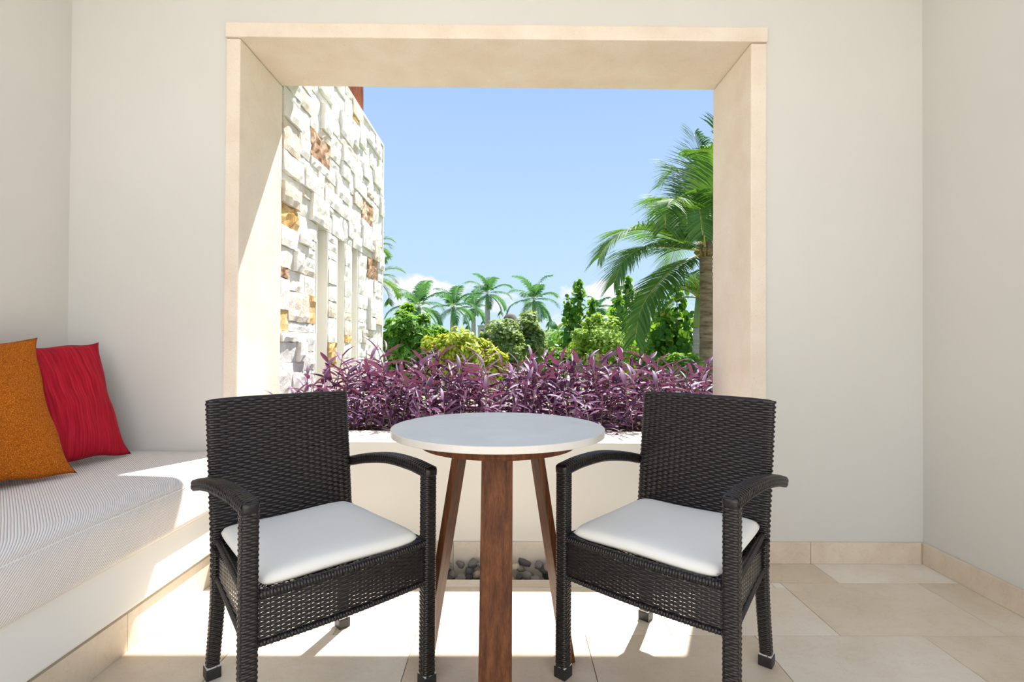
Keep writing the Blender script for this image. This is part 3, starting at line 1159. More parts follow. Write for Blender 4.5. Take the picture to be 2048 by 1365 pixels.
def add_stone(y0, y1, z0, z1, kind):
    g = 0.002
    d = sr.choice((0.012, 0.015, 0.020, 0.024, 0.030, 0.038)) + sr.uniform(-0.003, 0.003)
    if kind in ('stone_ochre', 'stone_brown'):
        d = sr.uniform(0.010, 0.018)
    for a_, b2 in slots:
        if z0 < SLZ1 and z1 > SLZ0 and (abs(y1 - a_) < 0.13 or abs(y0 - b2) < 0.13):
            d = sr.uniform(0.009, 0.013)
    w, hgt = y1 - y0 - 2 * g, z1 - z0 - 2 * g
    nu, nv = max(3, int(w / 0.035) + 1), max(3, int(hgt / 0.03) + 1)
    tilt, tilt2 = sr.uniform(-0.03, 0.03), sr.uniform(-0.05, 0.05)
    vs, fs = [], []
    rough = 0.003 if kind in ('stone', 'stone_cream') else 0.008
    for j in range(nv):
        for i in range(nu):
            u, v = i / (nu - 1), j / (nv - 1)
            edge = i in (0, nu - 1) or j in (0, nv - 1)
            dx = d + (u - 0.5) * w * tilt + (v - 0.5) * hgt * tilt2 + sr.uniform(-rough, rough) - (0.005 if edge else 0)
            jy = sr.uniform(-0.003, 0.003) if edge else sr.uniform(-0.006, 0.006)
            jz = sr.uniform(-0.003, 0.003) if edge else sr.uniform(-0.006, 0.006)
            vs.append((max(dx, 0.005), -w / 2 + u * w + jy, -hgt / 2 + v * hgt + jz))
    for j in range(nv - 1):
        for i in range(nu - 1):
            a = j * nu + i
            fs.append((a, a + 1, a + 1 + nu, a + nu))
    ring = [i for i in range(nu)] + [j * nu + nu - 1 for j in range(1, nv)] + [(nv - 1) * nu + i for i in range(nu - 2, -1, -1)] + [j * nu for j in range(nv - 2, 0, -1)]
    o_ = len(vs)
    for q in ring:
        x_, y_, z_ = vs[q]
        vs.append((-0.004, y_, z_))
    for k in range(len(ring)):
        k2 = (k + 1) % len(ring)
        fs.append((ring[k], o_ + k, o_ + k2, ring[k2]))
    me = mesh_of('stone', vs, fs)
    o = link('stone', me, M[kind], gw)
    o.location = (0, (y0 + y1) / 2 - 3.95, (z0 + z1) / 2)


for j in range(nz):
    for i in range(ny):
        if occ[i, j]:
            continue
        wmax = 1
        while wmax < 8 and i + wmax < ny and not occ[i + wmax, j]:
            wmax += 1
        w = min(wmax, sr.choice((2, 3, 4, 4, 5, 6, 7)))
        if wmax - w == 1:
            w = wmax if wmax <= 6 else w - 1
        hh = sr.choice((1, 1, 2, 2, 2, 3, 3))
        hmax = 1
        while hmax < hh and j + hmax < nz and not occ[i:i + w, j + hmax].any():
            hmax += 1
        occ[i:i + w, j:j + hmax] = True
        y0, y1 = WY0 + i * CELL, WY0 + (i + w) * CELL
        z0, z1 = WZ0 + j * CELL, WZ0 + (j + hmax) * CELL
        # split big ones now and then into two thin courses
        kind = 'stone' if sr.random() < 0.88 else 'stone_cream'
        for (sy, sz, kd) in special:
            if y0 <= sy < y1 and z0 <= sz < z1:
                kind = kd
        add_stone(y0, y1, z0, z1, kind)
box_obj('coping', (-0.26, 0.02, WY0 - 3.95, WY1 - 3.95, WZ1 - 0.01, WZ1 + 0.012), M['stone'], gw)
box_obj('end_face', (-0.26, 0.016, WY1 - 3.95 - 0.002, WY1 - 3.95 + 0.03, GZ, WZ1 + 0.01), M['stone'], gw)

# red stained pergola post standing on the garden wall
pp = empty('pergola_post', (-1.372, 4.46, WZ1 + 0.012))
tag(pp, 'red stained timber post with brace standing on the stone wall', 'post')
mb = MB()
mb.tube([(0, 0, 0.0), (0.002, 0, 0.3), (-0.002, 0.002, 0.75)], [0.088, 0.086, 0.083], 14)
mb.build('post', M['timber_red'], pp, True)
mb = MB()
mb.tube([(-0.01, -0.02, 0.05), (-0.06, -0.34, 0.62)], 0.05, 10)
mb.build('brace', M['timber_red'], pp, True)
mb = MB()
mb.tube([(0.0, 0.30, 0.83), (0.0, -1.0, 0.83)], 0.085, 12)
mb.build('beam', M['timber_red'], pp, True)

# ------------------------------------------------------------------ purple plants
def leaf_mesh(L_, w, curl, fold, seed):
    r = random.Random(seed)
    n = 8
    vs, fs = [], []
    for i in range(n + 1):
        t = i / n
        wd = w * (math.sin(PI * min(1, (t * 0.93 + 0.07)) ** 0.8)) ** 0.8 if t < 1 else 0.0005
        wd = max(wd, 0.0006)
        ang = curl * t
        y = L_ * (t - 0.12 * curl * t * t)
        z = -L_ * 0.5 * curl * t * t
        side = L_ * 0.05 * math.sin(3 * t + seed)
        for s in (-1, 0, 1):
            vs.append((s * wd * math.cos(fold) + side, y, z + abs(s) * wd * math.sin(fold)))
    for i in range(n):
        for s in range(2):
            a = i * 3 + s
            fs.append((a, a + 1, a + 4, a + 3))
    me = mesh_of('leaf', vs, fs, True)
    me.materials.append(M['purple'])
    return me


LEAF = [leaf_mesh(0.155, 0.0150, 0.35, 0.55, 1), leaf_mesh(0.132, 0.0140, 0.6, 0.45, 2), leaf_mesh(0.168, 0.0155, 0.7, 0.6, 3),
        leaf_mesh(0.112, 0.0130, 0.15, 0.8, 4), leaf_mesh(0.145, 0.0165, 0.45, 0.25, 5)]


def make_plant(seed, height, nleaf, lean):
    r = random.Random(seed)
    root = empty('purple_heart_plant', (0, 0, 0))
    az = r.uniform(0, 6.28)
    pts = []
    for i in range(6):
        t = i / 5
        pts.append(Vector((math.cos(az) * lean * t * t, math.sin(az) * lean * t * t, height * t)))
    mb = MB()
    mb.tube(pts, [0.0042, 0.0038, 0.0034, 0.003, 0.0026, 0.002], 6)
    mb.build('stem', M['purple_stem'], root, True)
    la = r.uniform(0, 6.28)
    for k in range(nleaf):
        t = 0.16 + 0.84 * (k + 0.5) / nleaf
        t = min(t, 0.995)
        f = t * 5
        i = min(int(f), 4)
        p = pts[i].lerp(pts[i + 1], f - i)
        la += PI + r.uniform(-0.75, 0.75)
        pitch = r.uniform(0.1, 0.75) + 0.55 * max(0, t - 0.75) * 4 * r.uniform(0.4, 1)
        o = link('leaf', LEAF[r.randrange(5)], None, root)
        o.location = p
        o.rotation_euler = Euler((pitch, r.uniform(-0.5, 0.5), la), 'XYZ')
        s = r.uniform(0.75, 1.15) * (0.8 if t > 0.93 else 1.0)
        o.scale = (s, s, s)
    return root


PLAB = 'purple heart plant with long pointed leaves growing in the planter bed'
PGRP = 'purple heart plants in the planter bed'
protos = [make_plant(100 + k, h, n, l) for k, (h, n, l) in enumerate(((0.33, 11, 0.05), (0.36, 12, 0.08), (0.30, 10, 0.03), (0.38, 12, 0.06), (0.27, 10, 0.09),
                                                                      (0.34, 11, 0.10), (0.40, 12, 0.04), (0.24, 9, 0.07)))]
spots = []
pr = random.Random(55)
for row, (yy, n, hs) in enumerate(((2.74, 24, 0.66), (2.82, 27, 0.82), (2.91, 30, 0.93), (3.01, 31, 0.97), (3.12, 31, 1.0), (3.24, 31, 1.02), (3.38, 30, 1.02), (3.54, 28, 1.0))):
    x0, x1 = (IX0 + 0.06, IX1 - 0.12) if yy < 2.95 else (-1.17, 1.44)
    for k in range(n):
        spots.append((x0 + (x1 - x0) * (k + 0.5 + pr.uniform(-0.35, 0.35)) / n, yy + pr.uniform(-0.045, 0.045), hs))
first = [True] * len(protos)
for (x, y, hs) in spots:
    q = pr.randrange(len(protos))
    if first[q]:
        o = protos[q]
        first[q] = False
    else:
        o = copy_tree(protos[q])
    edge = 1.0
    if x > 0.85:
        edge = 0.88
    if x < -0.95:
        edge = 0.92
    s = hs * edge * pr.uniform(0.92, 1.16)
    if pr.random() < 0.06:
        s *= 1.1
    o.location = (x, y, 0.518)
    o.rotation_euler = (pr.uniform(-0.22, 0.22) + (0.30 if y < 2.8 else 0), pr.uniform(-0.22, 0.22), pr.uniform(-PI, PI) if y > 2.8 else pr.uniform(-0.5, 0.5))
    o.scale = (min(s, 1.1), min(s, 1.1), s)
    if y < 2.79:
        w = 'beside the white sill'
    elif x < -0.9:
        w = 'against the stone garden wall'
    elif x > 0.9:
        w = 'beside the right jamb'
    elif y > 3.3:
        w = 'at the outer planter edge'
    else:
        w = 'in the middle of the planter bed'
    tag(o, 'purple heart plant with long pointed leaves ' + w, 'plant', PGRP)
for q, f in enumerate(first):
    if f:
        protos[q].location = (0.1 * q - 0.4, 3.64, 0.518)
        tag(protos[q], PLAB, 'plant', PGRP)
# dry runners lying over the sill
mb_specs = [[(0.50, 2.72, 0.56), (0.54, 2.66, 0.574), (0.60, 2.60, 0.557), (0.66, 2.575, 0.555)], [(0.62, 2.72, 0.56), (0.58, 2.63, 0.57), (0.52, 2.58, 0.556), (0.47, 2.56, 0.5545)],
            [(-0.66, 2.70, 0.56), (-0.60, 2.665, 0.558), (-0.52, 2.63, 0.555), (-0.44, 2.64, 0.556)]]
for k, pts in enumerate(mb_specs):
    mb = MB()
    mb.tube(smooth_path(pts, 6), 0.0018, 6)
    o = mb.build('dry_stem', M['straw'], None, True)
    tag(o, ('thin dry stem on the white sill bending toward the right armchair', 'thin dry stem on the white sill bending toward the round table', 'thin dry stem on the white sill beside the left armchair back')[k], 'stem', 'dry stems on the sill')
fl = link('fallen_leaf', LEAF[1])
fl.location = (0.505, 2.655, 0.564)
fl.rotation_euler = (-0.02, 0.1, 3.7)
tag(fl, 'single purple leaf drooping onto the white sill', 'leaf')

# ------------------------------------------------------------------ trees
def leaf_cloud(centers, sizes, aspect, upbias=0.5, seed=0, outn=None, nside=4, cup=0.15):
    """many separate leaves in one mesh; centers (n,3)"""
    r = np.random.default_rng(seed)
    n = len(centers)
    nor = r.normal(size=(n, 3))
    if outn is not None:
        nor = nor * 0.55 + outn
    nor[:, 2] += upbias
    nor /= np.linalg.norm(nor, axis=1)[:, None]
    tmp = r.normal(size=(n, 3))
    u = np.cross(nor, tmp)
    u /= np.linalg.norm(u, axis=1)[:, None]
    w = np.cross(nor, u)
    sz = np.asarray(sizes)[:, None]
    if nside == 4:
        pat = [(-1, 0, 0), (0.0, 1, 1), (1, 0, 0), (0.0, -1, 1)]
    else:
        pat = [(math.cos(2 * PI * k / nside), math.sin(2 * PI * k / nside), 0.0) for k in range(nside)]
    V = np.zeros((n, len(pat), 3))
    for k, (a, b_, c) in enumerate(pat):
        V[:, k] = centers + u * sz * a + w * sz * b_ * aspect + nor * sz * cup * c
    Fc = np.arange(n * len(pat)).reshape(n, len(pat))
    return V.reshape(-1, 3), Fc


def clumps(n, cen, rad, nc, cr_, seed, shell=0.55, squash=1.0):
    r = np.random.default_rng(seed)
    d = r.normal(size=(nc, 3))
    d /= np.linalg.norm(d, axis=1)[:, None]
    rr = (shell + (1 - shell) * r.random(nc)) ** 0.8
    stray = r.random(nc) < 0.22
    rr = np.where(stray, 1.0 + 0.35 * r.random(nc), rr)
    cc = np.array(cen) + d * rr[:, None] * np.array(rad)
    w = r.integers(0, nc, n)
    dd = r.normal(size=(n, 3))
    dd /= np.linalg.norm(dd, axis=1)[:, None]
    off = dd * (r.random(n) ** 0.45)[:, None] * (cr_ * np.where(stray[w], 0.6, 1.0))[:, None] * np.array((1, 1, squash))
    out = cc[w] - np.array(cen) + off
    out /= (np.linalg.norm(out, axis=1)[:, None] + 1e-6)
    return cc, cc[w] + off, out


def tree(name, label, px, py_top, py_bot, wpx, Y, mat, leaf, n, nc, seed, group='trees and shrubs beyond the planter', aspect=0.45, trunk_r=0.09, cr_=None, squash=1.0, cat='tree', shell=0.5):
    cx = at_y(px, 690, Y).x
    zt = at_y(px, py_top, Y).z
    zb = at_y(px, py_bot, Y).z
    rx = wpx / 2 * Y / F_PX
    cen = (cx, Y, (zt + zb) / 2)
    rz = (zt - zb) / 2
    cr_ = cr_ or 0.3 * min(rx, rz)
    cc, pts, out = clumps(n, cen, (max(rx - cr_, 0.05), max(rx - cr_, 0.05), max(rz - cr_, 0.05)), nc, cr_, seed, shell, squash)
    root = empty(name, (cx, Y, GZ))
    r = np.random.default_rng(seed + 1)
    V, Fc = leaf_cloud(pts - np.array((cx, Y, GZ)), leaf * (0.6 + 0.8 * r.random(len(pts))), aspect, 0.5, seed + 2, out)
    o = link('foliage', mesh_of('foliage', V, Fc), M[mat], root)
    o['kind'] = 'stuff'
    mb = MB()
    h = cen[2] - GZ
    mb.tube([(0, 0, 0), (0.03, 0.02, h * 0.4), (-0.02, 0, h * 0.8), (0.0, 0.0, h)], [trunk_r * 1.3, trunk_r, trunk_r * 0.8, trunk_r * 0.4], 8)
    rr = random.Random(seed)
    for c in rr.sample(list(cc), min(len(cc), 16)):
        e_ = Vector(c) - Vector((cx, Y, GZ))
        s_ = Vector((0, 0, h * rr.uniform(0.45, 0.9)))
        m_ = s_.lerp(e_, 0.5) + Vector((0, 0, 0.05 * h))
        mb.tube([s_, m_, e_], [trunk_r * 0.42, trunk_r * 0.25, trunk_r * 0.1], 5)
    mb.build('trunk', M['bark'], root, True)
    tag(root, label, cat, group)
    return root


tree('broadleaf_tree', 'mid green broadleaf tree right behind the end of the stone wall', 818, 606, 800, 140, 13.0, 'leaf_mid', 0.085, 9000, 70, 11, cr_=0.30)
tree('broadleaf_tree', 'low mid green tree filling in under the broadleaf tree by the stone wall', 868, 640, 800, 90, 15.0, 'leaf_mid', 0.085, 4500, 36, 12, cr_=0.3)
tree('yellow_shrub', 'yellow-green leafy shrub in front of the slender palms', 922, 646, 800, 165, 10.5, 'leaf_yellow', 0.060, 8500, 66, 13, cr_=0.20, cat='shrub', trunk_r=0.05)
tree('yellow_shrub', 'small yellow-green shrub below the thatched roof', 992, 690, 800, 66, 8.8, 'leaf_yellow', 0.055, 2500, 24, 14, cr_=0.16, cat='shrub', trunk_r=0.04)
tree('grey_green_tree', 'loose grey-green tree beneath the thatched roof', 1005, 618, 790, 110, 16.0, 'leaf_grey', 0.085, 4200, 46, 15, cr_=0.26)
tree('grey_green_tree', 'grey-green tree wrapped round the pale palm trunk', 1055, 612, 760, 90, 18.0, 'leaf_grey', 0.10, 3600, 36, 16, cr_=0.3)
tree('round_bush', 'rounded bright green bush of fine leaves beside the pale palm trunk', 1108, 654, 800, 125, 24.0, 'leaf_fine', 0.055, 15000, 90, 17, cr_=0.55, aspect=0.4, shell=0.75)
tree('dark_bush', 'dark green low bush under the rounded bright green bush', 1118, 690, 800, 80, 13.0, 'leaf_mid', 0.06, 3500, 30, 18, cr_=0.2, cat='shrub', trunk_r=0.05)
tree('light_shrub', 'light green small-leaved shrub in front of the round-leaved trees', 1205, 622, 800, 170, 11.0, 'leaf_light', 0.052, 9500, 70, 19, cr_=0.24, cat='shrub', trunk_r=0.05)
tree('dark_bush', 'dark green undergrowth bush behind the right end of the planter', 1350, 690, 830, 150, 9.5, 'leaf_mid', 0.075, 4500, 36, 20, cr_=0.24, cat='shrub', trunk_r=0.05)
for k, (px, top, w, lab) in enumerate(((800, 655, 150, 'hazy distant tree behind the broadleaf tree'), (905, 664, 140, 'hazy distant tree behind the yellow-green shrub'),
                                        (1010, 664, 140, 'hazy distant tree behind the thatched roof'), (1110, 672, 150, 'hazy distant tree behind the rounded bush'), (1215, 660, 150, 'hazy distant tree behind the light green shrub'),
                                        (1320, 650, 160, 'hazy distant tree behind the round-leaved trees'))):
    tree('distant_tree', lab, px, top, 730, w, 84.0 + 12 * (k % 2), 'leaf_dark', 0.42, 2600, 40, 30 + k, group='distant trees', trunk_r=0.35, cr_=1.5)


def sea_grape(label, spires, Y, n_per, seed, leaf=0.085):
    """round-leaved shrubs: leaves set along upright branches given in photo directions"""
    r = np.random.default_rng(seed)
    px0 = sum(s[0] for s in spires) / len(spires)
    cx = at_y(px0, 690, Y).x
    root = empty('sea_grape', (cx, Y, GZ))
    base = np.array((cx, Y, GZ))
    pts, szs, outs = [], [], []
    mb = MB()
    for (px, top, wpx) in spires:
        dy = r.uniform(-0.7, 0.7)
        P1 = np.array(at_y(px, top, Y + dy))
        P0 = np.array((P1[0] * 0.7 + cx * 0.3, Y + dy * 0.5, -0.9))
        mb.tube([Vector(P0 - base) + Vector((0, 0, -2.0)), P0 - base, (P0 + P1) / 2 - base + np.array((r.uniform(-.1, .1), 0, 0)), P1 - base], [0.05, 0.04, 0.025, 0.008], 6)
        Lz = P1[2] - P0[2]
        n = int(n_per * Lz)
        tw = [(r.uniform(0.25, 1.0), r.uniform(0, 2 * PI)) for _ in range(int(9 * Lz))]
        for _ in range(n):
            t, a = tw[r.integers(0, len(tw))]
            rad = (wpx / 2 * Y / F_PX) * 2.0 * (0.22 + 0.78 * min(1.0, (1 - t) * 2.0))
            a = a + r.normal() * 0.25
            rr = rad * r.uniform(0.1, 1)
            t = t + 0.10 * (rr / rad) / max(Lz, 0.3) + r.normal() * 0.06
            t = t if t < 1.02 else 1.9 - t
            p = P0 + (P1 - P0) * t + np.array((math.cos(a) * rr, math.sin(a) * rr, r.uniform(-0.08, 0.08)))
            pts.append(p - base)
            outs.append((math.cos(a) * 0.6, math.sin(a) * 0.6 - 0.2, 0.25))
            szs.append(leaf * r.uniform(0.55, 1.15))
    V, Fc = leaf_cloud(np.array(pts), np.array(szs), 0.93, 0.25, seed + 3, np.array(outs), nside=8)
    o = link('foliage', mesh_of('foliage', V, Fc), M['leaf_grape'], root)
    o['kind'] = 'stuff'
    mb.build('branches', M['bark'], root, True)
    tag(root, label, 'tree', 'round-leaved trees')


sea_grape('round-leaved green tree with one tall spire above the light green shrub', [(1156, 566, 34), (1137, 598, 30), (1180, 606, 40), (1150, 620, 60), (1185, 640, 60)], 16.5, 80, 61, 0.095)
sea_grape('round-leaved green tree with spires below the arching coconut fronds', [(1257, 560, 26), (1238, 580, 28), (1232, 600, 40), (1275, 590, 36), (1250, 620, 70)], 14.6, 90, 62)
sea_grape('broad round-leaved green tree with yellowing leaves behind the coconut trunk', [(1352, 578, 50), (1325, 600, 60), (1300, 625, 70), (1370, 625, 60), (1340, 640, 90), (1385, 660, 70), (1310, 670, 80), (1440, 600, 80)], 12.9, 170, 63)


def frond(nb_leaf, mb_r, ctrl, llen, lw, nl, droop, seed, sidevec=None, vfold=0.5, rach=0.02):
    """feather frond along a curve: thin rachis plus leaflets"""
    r = np.random.default_rng(seed)
    C, _ = resample(smooth_path(ctrl, 14), 0.05)
    n = len(C)
    T = np.gradient(C, axis=0)
    T /= np.linalg.norm(T, axis=1)[:, None]
    mb_r.tube([Vector(q) for q in C[::max(1, n // 14)]] + [Vector(C[-1])], list(np.linspace(rach, rach * 0.2, len(C[::max(1, n // 14)]) + 1)), 5)
    Vs, Fs = [], []
    for k in range(nl):
        t = 0.13 + 0.87 * (k + 0.5) / nl
        f = t * (n - 1)
        i = min(int(f), n - 2)
        p = C[i] + (C[i + 1] - C[i]) * (f - i)
        tg = T[i]
        up = np.array((0, 0, 1.0))
        s = np.cross(tg, up)
        ln = np.linalg.norm(s)
        s = s / ln if ln > 0.15 else (np.array(sidevec) if sidevec is not None else np.array((1.0, 0, 0)))
        nrm = np.cross(s, tg)
        L_ = llen * (math.sin(PI * (0.12 + 0.80 * t)) ** 0.6) * r.uniform(0.85, 1.1)
        for sg in (-1, 1):
            d = s * sg * 0.85 + tg * (0.45 + 0.5 * t) + nrm * vfold * r.uniform(0.2, 0.6)
            d /= np.linalg.norm(d)
            pts = []
            q = p.copy()
            dd = d.copy()
            for step in range(4):
                pts.append(q.copy())
                q = q + dd * L_ / 3
                dd = dd + np.array((0, 0, -droop * r.uniform(0.7, 1.3)))
                dd /= np.linalg.norm(dd)
            wv = np.cross(d, up)
            wv = wv - d * (wv @ d)
            wn_ = np.linalg.norm(wv)
            wv = wv / wn_ if wn_ > 1e-3 else s
            wv = tg * 0.8 + wv * 0.3
            wv /= np.linalg.norm(wv)
            wd = lw * np.array((0.55, 1.0, 0.75, 0.06))
            Vs.append([pts[a] + wv * wd[a] * b_ for a in range(4) for b_ in (-0.5, 0.5)])
    V = np.array(Vs).reshape(-1, 3)
    m = len(Vs)
    base = (np.arange(m) * 8)[:, None, None]
    quad = np.array([[0, 1, 3, 2], [2, 3, 5, 4], [4, 5, 7, 6]])[None]
    nb_leaf.append((V, (base + quad).reshape(-1, 4)))


def make_palm(name, label, base, height, fronds_ctrl, llen, lw, nl, droop, mat, trunk, trunk_r, shaft=0.0, group=None, seed=0, rings=True, vfold=0.5):
    """base: ground point, crown at base.z+height; frond control points relative to the crown"""
    root = empty(name, base)
    mb = MB()
    n = 26
    prof = []
    top = height - shaft
    for i in range(n + 1):
        t = i / n
        rr = trunk_r * (1.25 - 0.35 * t) if not callable(trunk_r) else trunk_r(t)
        prof.append((t * top, rr * (1 + (0.06 if rings and i % 2 else 0))))
    mb.tube([(0.03 * math.sin(3 * z / max(top, 0.1)), 0, z) for z, _ in prof], [q for _, q in prof], 12)
    mb.build('trunk', trunk, root, True)
    if shaft:
        mb = MB()
        tr = prof[-1][1]
        mb.tube([(0, 0, top - 0.02), (0, 0, top + shaft * 0.35), (0, 0, top + shaft)], [tr * 1.0, tr * 0.85, tr * 0.45], 10)
        mb.build('crownshaft', M['crownshaft'], root, True)
    for k, ctrl in enumerate(fronds_ctrl):
        nbl, mr = [], MB()
        ctrl = [np.array((0, 0, height)) + np.array(c) for c in ctrl]
        frond(nbl, mr, ctrl, llen, lw, nl, droop, seed * 50 + k, vfold=vfold)
        o = mr.build('frond', M['rachis'], root, True)
        V, Fq = nbl[0]
        lf = link('leaflets', mesh_of('leaflets', V, Fq), mat, o)
        lf['kind'] = 'stuff'
    tag(root, label, 'palm tree', group)
    return root


def radial_fronds(n, L_, rise, seed, el_lo=-0.35, el_hi=1.25):
    r = random.Random(seed)
    out = []
    for k in range(n):
        az = 2 * PI * k * 0.381966 + r.uniform(-0.2, 0.2)
        el = el_lo + (el_hi - el_lo) * (k + 0.5) / n
        l = L_ * r.uniform(0.88, 1.08)
        d = np.array((math.cos(az), math.sin(az)))
        pts = [(0, 0, 0)]
        x, z, e2 = 0.0, 0.0, el
        for s in range(5):
            x += l / 5 * math.cos(e2)
            z += l / 5 * math.sin(e2)
            e2 -= rise * (0.35 + 0.2 * s)
            pts.append((d[0] * x, d[1] * x, z))
        out.append(pts)
    return out


# slender royal palms in the distance
ROY = [(1068, 601, 52.0, 2.55, 12, 'tall royal palm with the pale trunk rising past the rounded bush', 2),
       (975, 588, 60.0, 2.6, 11, 'royal palm with raised fronds left of the thatched roof', 3),
       (947, 617, 66.0, 2.3, 9, 'small royal palm between two taller royal palms', 4),
       (907, 615, 50.0, 2.2, 9, 'royal palm with a bottle shaped pale trunk above the yellow-green shrub', 5),
       (838, 614, 46.0, 2.5, 10, 'royal palm leaning out above the broadleaf tree', 6),
       (1195, 618, 64.0, 1.7, 8, 'tiny far palm between the round-leaved spires', 7),
       (1113, 664, 70.0, 1.6, 8, 'low far palm showing above the rounded bush', 8)]
for px, py, Y, L_, nf, lab, sd in ROY:
    c = at_y(px, py, Y)
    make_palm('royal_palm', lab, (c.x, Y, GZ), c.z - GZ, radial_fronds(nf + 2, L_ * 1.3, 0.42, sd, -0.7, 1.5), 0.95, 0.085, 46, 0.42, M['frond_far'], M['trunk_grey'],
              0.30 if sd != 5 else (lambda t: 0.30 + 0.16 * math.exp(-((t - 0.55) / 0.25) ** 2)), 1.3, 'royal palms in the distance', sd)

# palm half hidden by the stone wall
c = at_y(744, 556, 17.0)
make_palm('fan_palm', 'drooping green palm half hidden behind the stone wall', (c.x, 17.0, GZ), c.z - GZ, radial_fronds(12, 1.25, 0.40, 31, -0.6, 1.2), 0.42, 0.035, 40, 0.18, M['frond'], M['trunk_brown'], 0.14, 0, None, 31)
c = at_y(745, 494, 26.0)
make_palm('tall_palm', 'taller palm whose frond tip shows beside the stone wall edge', (c.x, 26.0, GZ), c.z - GZ, radial_fronds(11, 1.15, 0.45, 32, -0.5, 1.2), 0.5, 0.045, 40, 0.2, M['frond'], M['trunk_grey'], 0.16, 0, None, 32)

# bottle palm beside the coconut palm
YBP = 11.6
c = at_y(1396, 596, YBP)


def btr(t):
    return 0.075 + 0.055 * math.exp(-((t - 0.8) / 0.3) ** 2)


bf = radial_fronds(9, 0.95, 0.42, 41, -0.1, 1.35)
make_palm('bottle_palm', 'slim palm with swollen grey trunk and green crownshaft beside the coconut palm', (c.x, YBP, GZ), c.z - GZ, bf, 0.42, 0.026, 34, 0.22, M['frond'], M['trunk_grey'], btr, 0.68, None, 41)

# coconut palm
YC = 10.5
crown = at_y(1411, 503, YC)


def rel(px, py, dy):
    p = at_y(px, py, YC + dy)
    return (p.x - crown.x, dy, p.z - crown.z)


CF = [[(0, 0, 0), rel(1345, 475, -0.3), rel(1275, 458, -0.7), rel(1225, 480, -0.9), rel(1198, 515, -1.0)],
      [(0, 0, 0), rel(1350, 496, -0.5), rel(1290, 495, -1.0), rel(1250, 520, -1.3), rel(1228, 565, -1.4)],
      [(0, 0, 0), rel(1350, 535, -0.4), rel(1310, 575, -0.8), rel(1282, 620, -1.0), rel(1270, 680, -1.1)],
      [(0, 0, 0), rel(1395, 420, 0.5), rel(1375, 355, 0.9), rel(1345, 340, 1.2), rel(1315, 375, 1.4)],
      [(0, 0, 0), rel(1390, 440, -0.6), rel(1360, 400, -1.2), rel(1335, 410, -1.6), rel(1330, 455, -1.8)],
      [(0, 0, 0), rel(1409, 420, 0.2), rel(1406, 350, 0.4), rel(1398, 300, 0.5), rel(1388, 268, 0.6)],
      [(0, 0, 0), rel(1425, 420, -0.3), rel(1440, 350, -0.6), rel(1432, 310, -0.9), rel(1400, 300, -1.1)],
      [(0, 0, 0), rel(1405, 450, -0.9), rel(1398, 420, -1.5), rel(1400, 430, -2.0), rel(1405, 470, -2.3)],
      [(0, 0, 0), rel(1440, 440, 0.8), rel(1480, 400, 1.4), rel(1520, 420, 1.9), rel(1540, 480, 2.2)],
      [(0, 0, 0), rel(1470, 470, -0.3), rel(1540, 460, -0.6), rel(1600, 490, -0.8), rel(1630, 540, -0.9)],
      [(0, 0, 0), rel(1460, 520, 0.4), rel(1510, 560, 0.8), rel(1545, 610, 1.0), rel(1560, 670, 1.1)],
      [(0, 0, 0), rel(1395, 480, 1.0), rel(1370, 475, 1.8), rel(1350, 500, 2.4), rel(1335, 550, 2.7)],
      [(0, 0, 0), rel(1385, 470, 0.9), rel(1350, 420, 1.6), rel(1325, 400, 2.0), rel(1318, 420, 2.2)],
      [(0, 0, 0), rel(1418, 400, 0.1), rel(1428, 320, 0.2), rel(1436, 280, 0.2), rel(1440, 250, 0.2)]]
pal = make_palm('coconut_palm', 'large coconut palm with ringed brown trunk and arching fronds beside the opening', (crown.x, YC, GZ), crown.z - GZ, CF, 0.92, 0.036, 100, 0.24,
                M['frond'], M['trunk_brown'], 0.135, 0, None, 51, vfold=0.25)
mb = MB()
h_ = crown.z - GZ
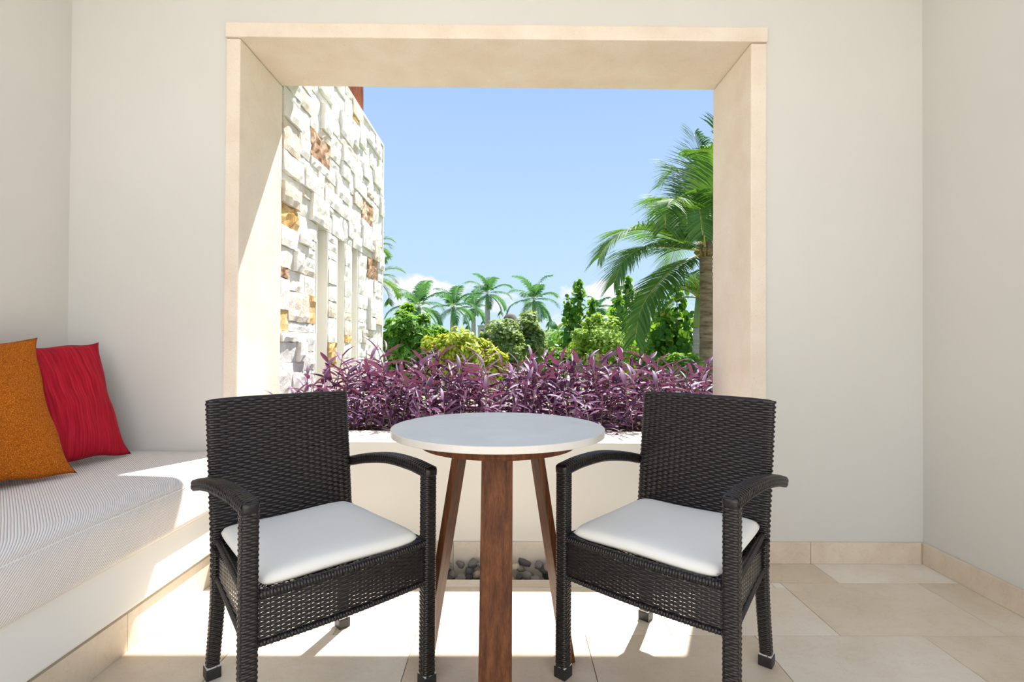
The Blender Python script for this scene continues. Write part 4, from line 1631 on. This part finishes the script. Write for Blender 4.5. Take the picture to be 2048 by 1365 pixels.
for k in range(14):
    a = k * 2.4
    mb.tube([(0.10 * math.cos(a), 0.10 * math.sin(a), h_ - 0.12), (0.17 * math.cos(a), 0.17 * math.sin(a), h_ - 0.02), (0.10 * math.cos(a), 0.10 * math.sin(a), h_ + 0.22)], [0.03, 0.06, 0.02], 6)
mb.build('fibre_collar', M['fibre'], pal, True)

# thatched hut roof and a low far building
hut = empty('thatched_hut', (0, 0, GZ))
c = at_y(1021, 627, 58.0)
hut.location = (c.x, 58.0, GZ)
hz = c.z - GZ
mb = MB()
prof = [(0.02, hz), (0.35, hz - 0.05), (0.62, hz - 0.25), (0.80, hz - 0.6), (1.05, hz - 1.2), (1.9, hz - 2.6), (1.85, hz - 2.75)]
n = 28
vs = [(r_ * math.cos(2 * PI * k / n), r_ * math.sin(2 * PI * k / n), z) for (r_, z) in prof for k in range(n)]
fs = [(i * n + k, i * n + (k + 1) % n, (i + 1) * n + (k + 1) % n, (i + 1) * n + k) for i in range(len(prof) - 1) for k in range(n)]
mb.add(vs, fs)
mb.build('thatch_roof', M['thatch'], hut, True)
for k in range(6):
    mb = MB()
    a = 2 * PI * k / 6
    mb.tube([(1.5 * math.cos(a), 1.5 * math.sin(a), 0), (1.5 * math.cos(a), 1.5 * math.sin(a), hz - 2.3)], 0.1, 8)
    mb.build('post', M['bark'], hut, True)
tag(hut, 'round hut with grey-brown thatched roof rising above the far trees', 'hut')
fb = empty('far_building', (0, 0, GZ))
c0, c1 = at_y(956, 653, 75.0), at_y(988, 653, 75.0)
fb.location = (c0.x, 75.0, GZ)
box_obj('wall', (0, c1.x - c0.x, 0, 4.0, 0, c0.z - GZ), M['far_wall'], fb)
box_obj('parapet', (-0.1, c1.x - c0.x + 0.1, -0.1, 4.1, c0.z - GZ, c0.z - GZ + 0.15), M['far_wall'], fb)
for k in range(2):
    box_obj('window', (0.35 + 0.95 * k, 0.85 + 0.95 * k, -0.03, 0.02, c0.z - GZ - 1.3, c0.z - GZ - 0.5), M['window_dark'], fb)
tag(fb, 'low grey flat-roofed building far behind the palms', 'building')
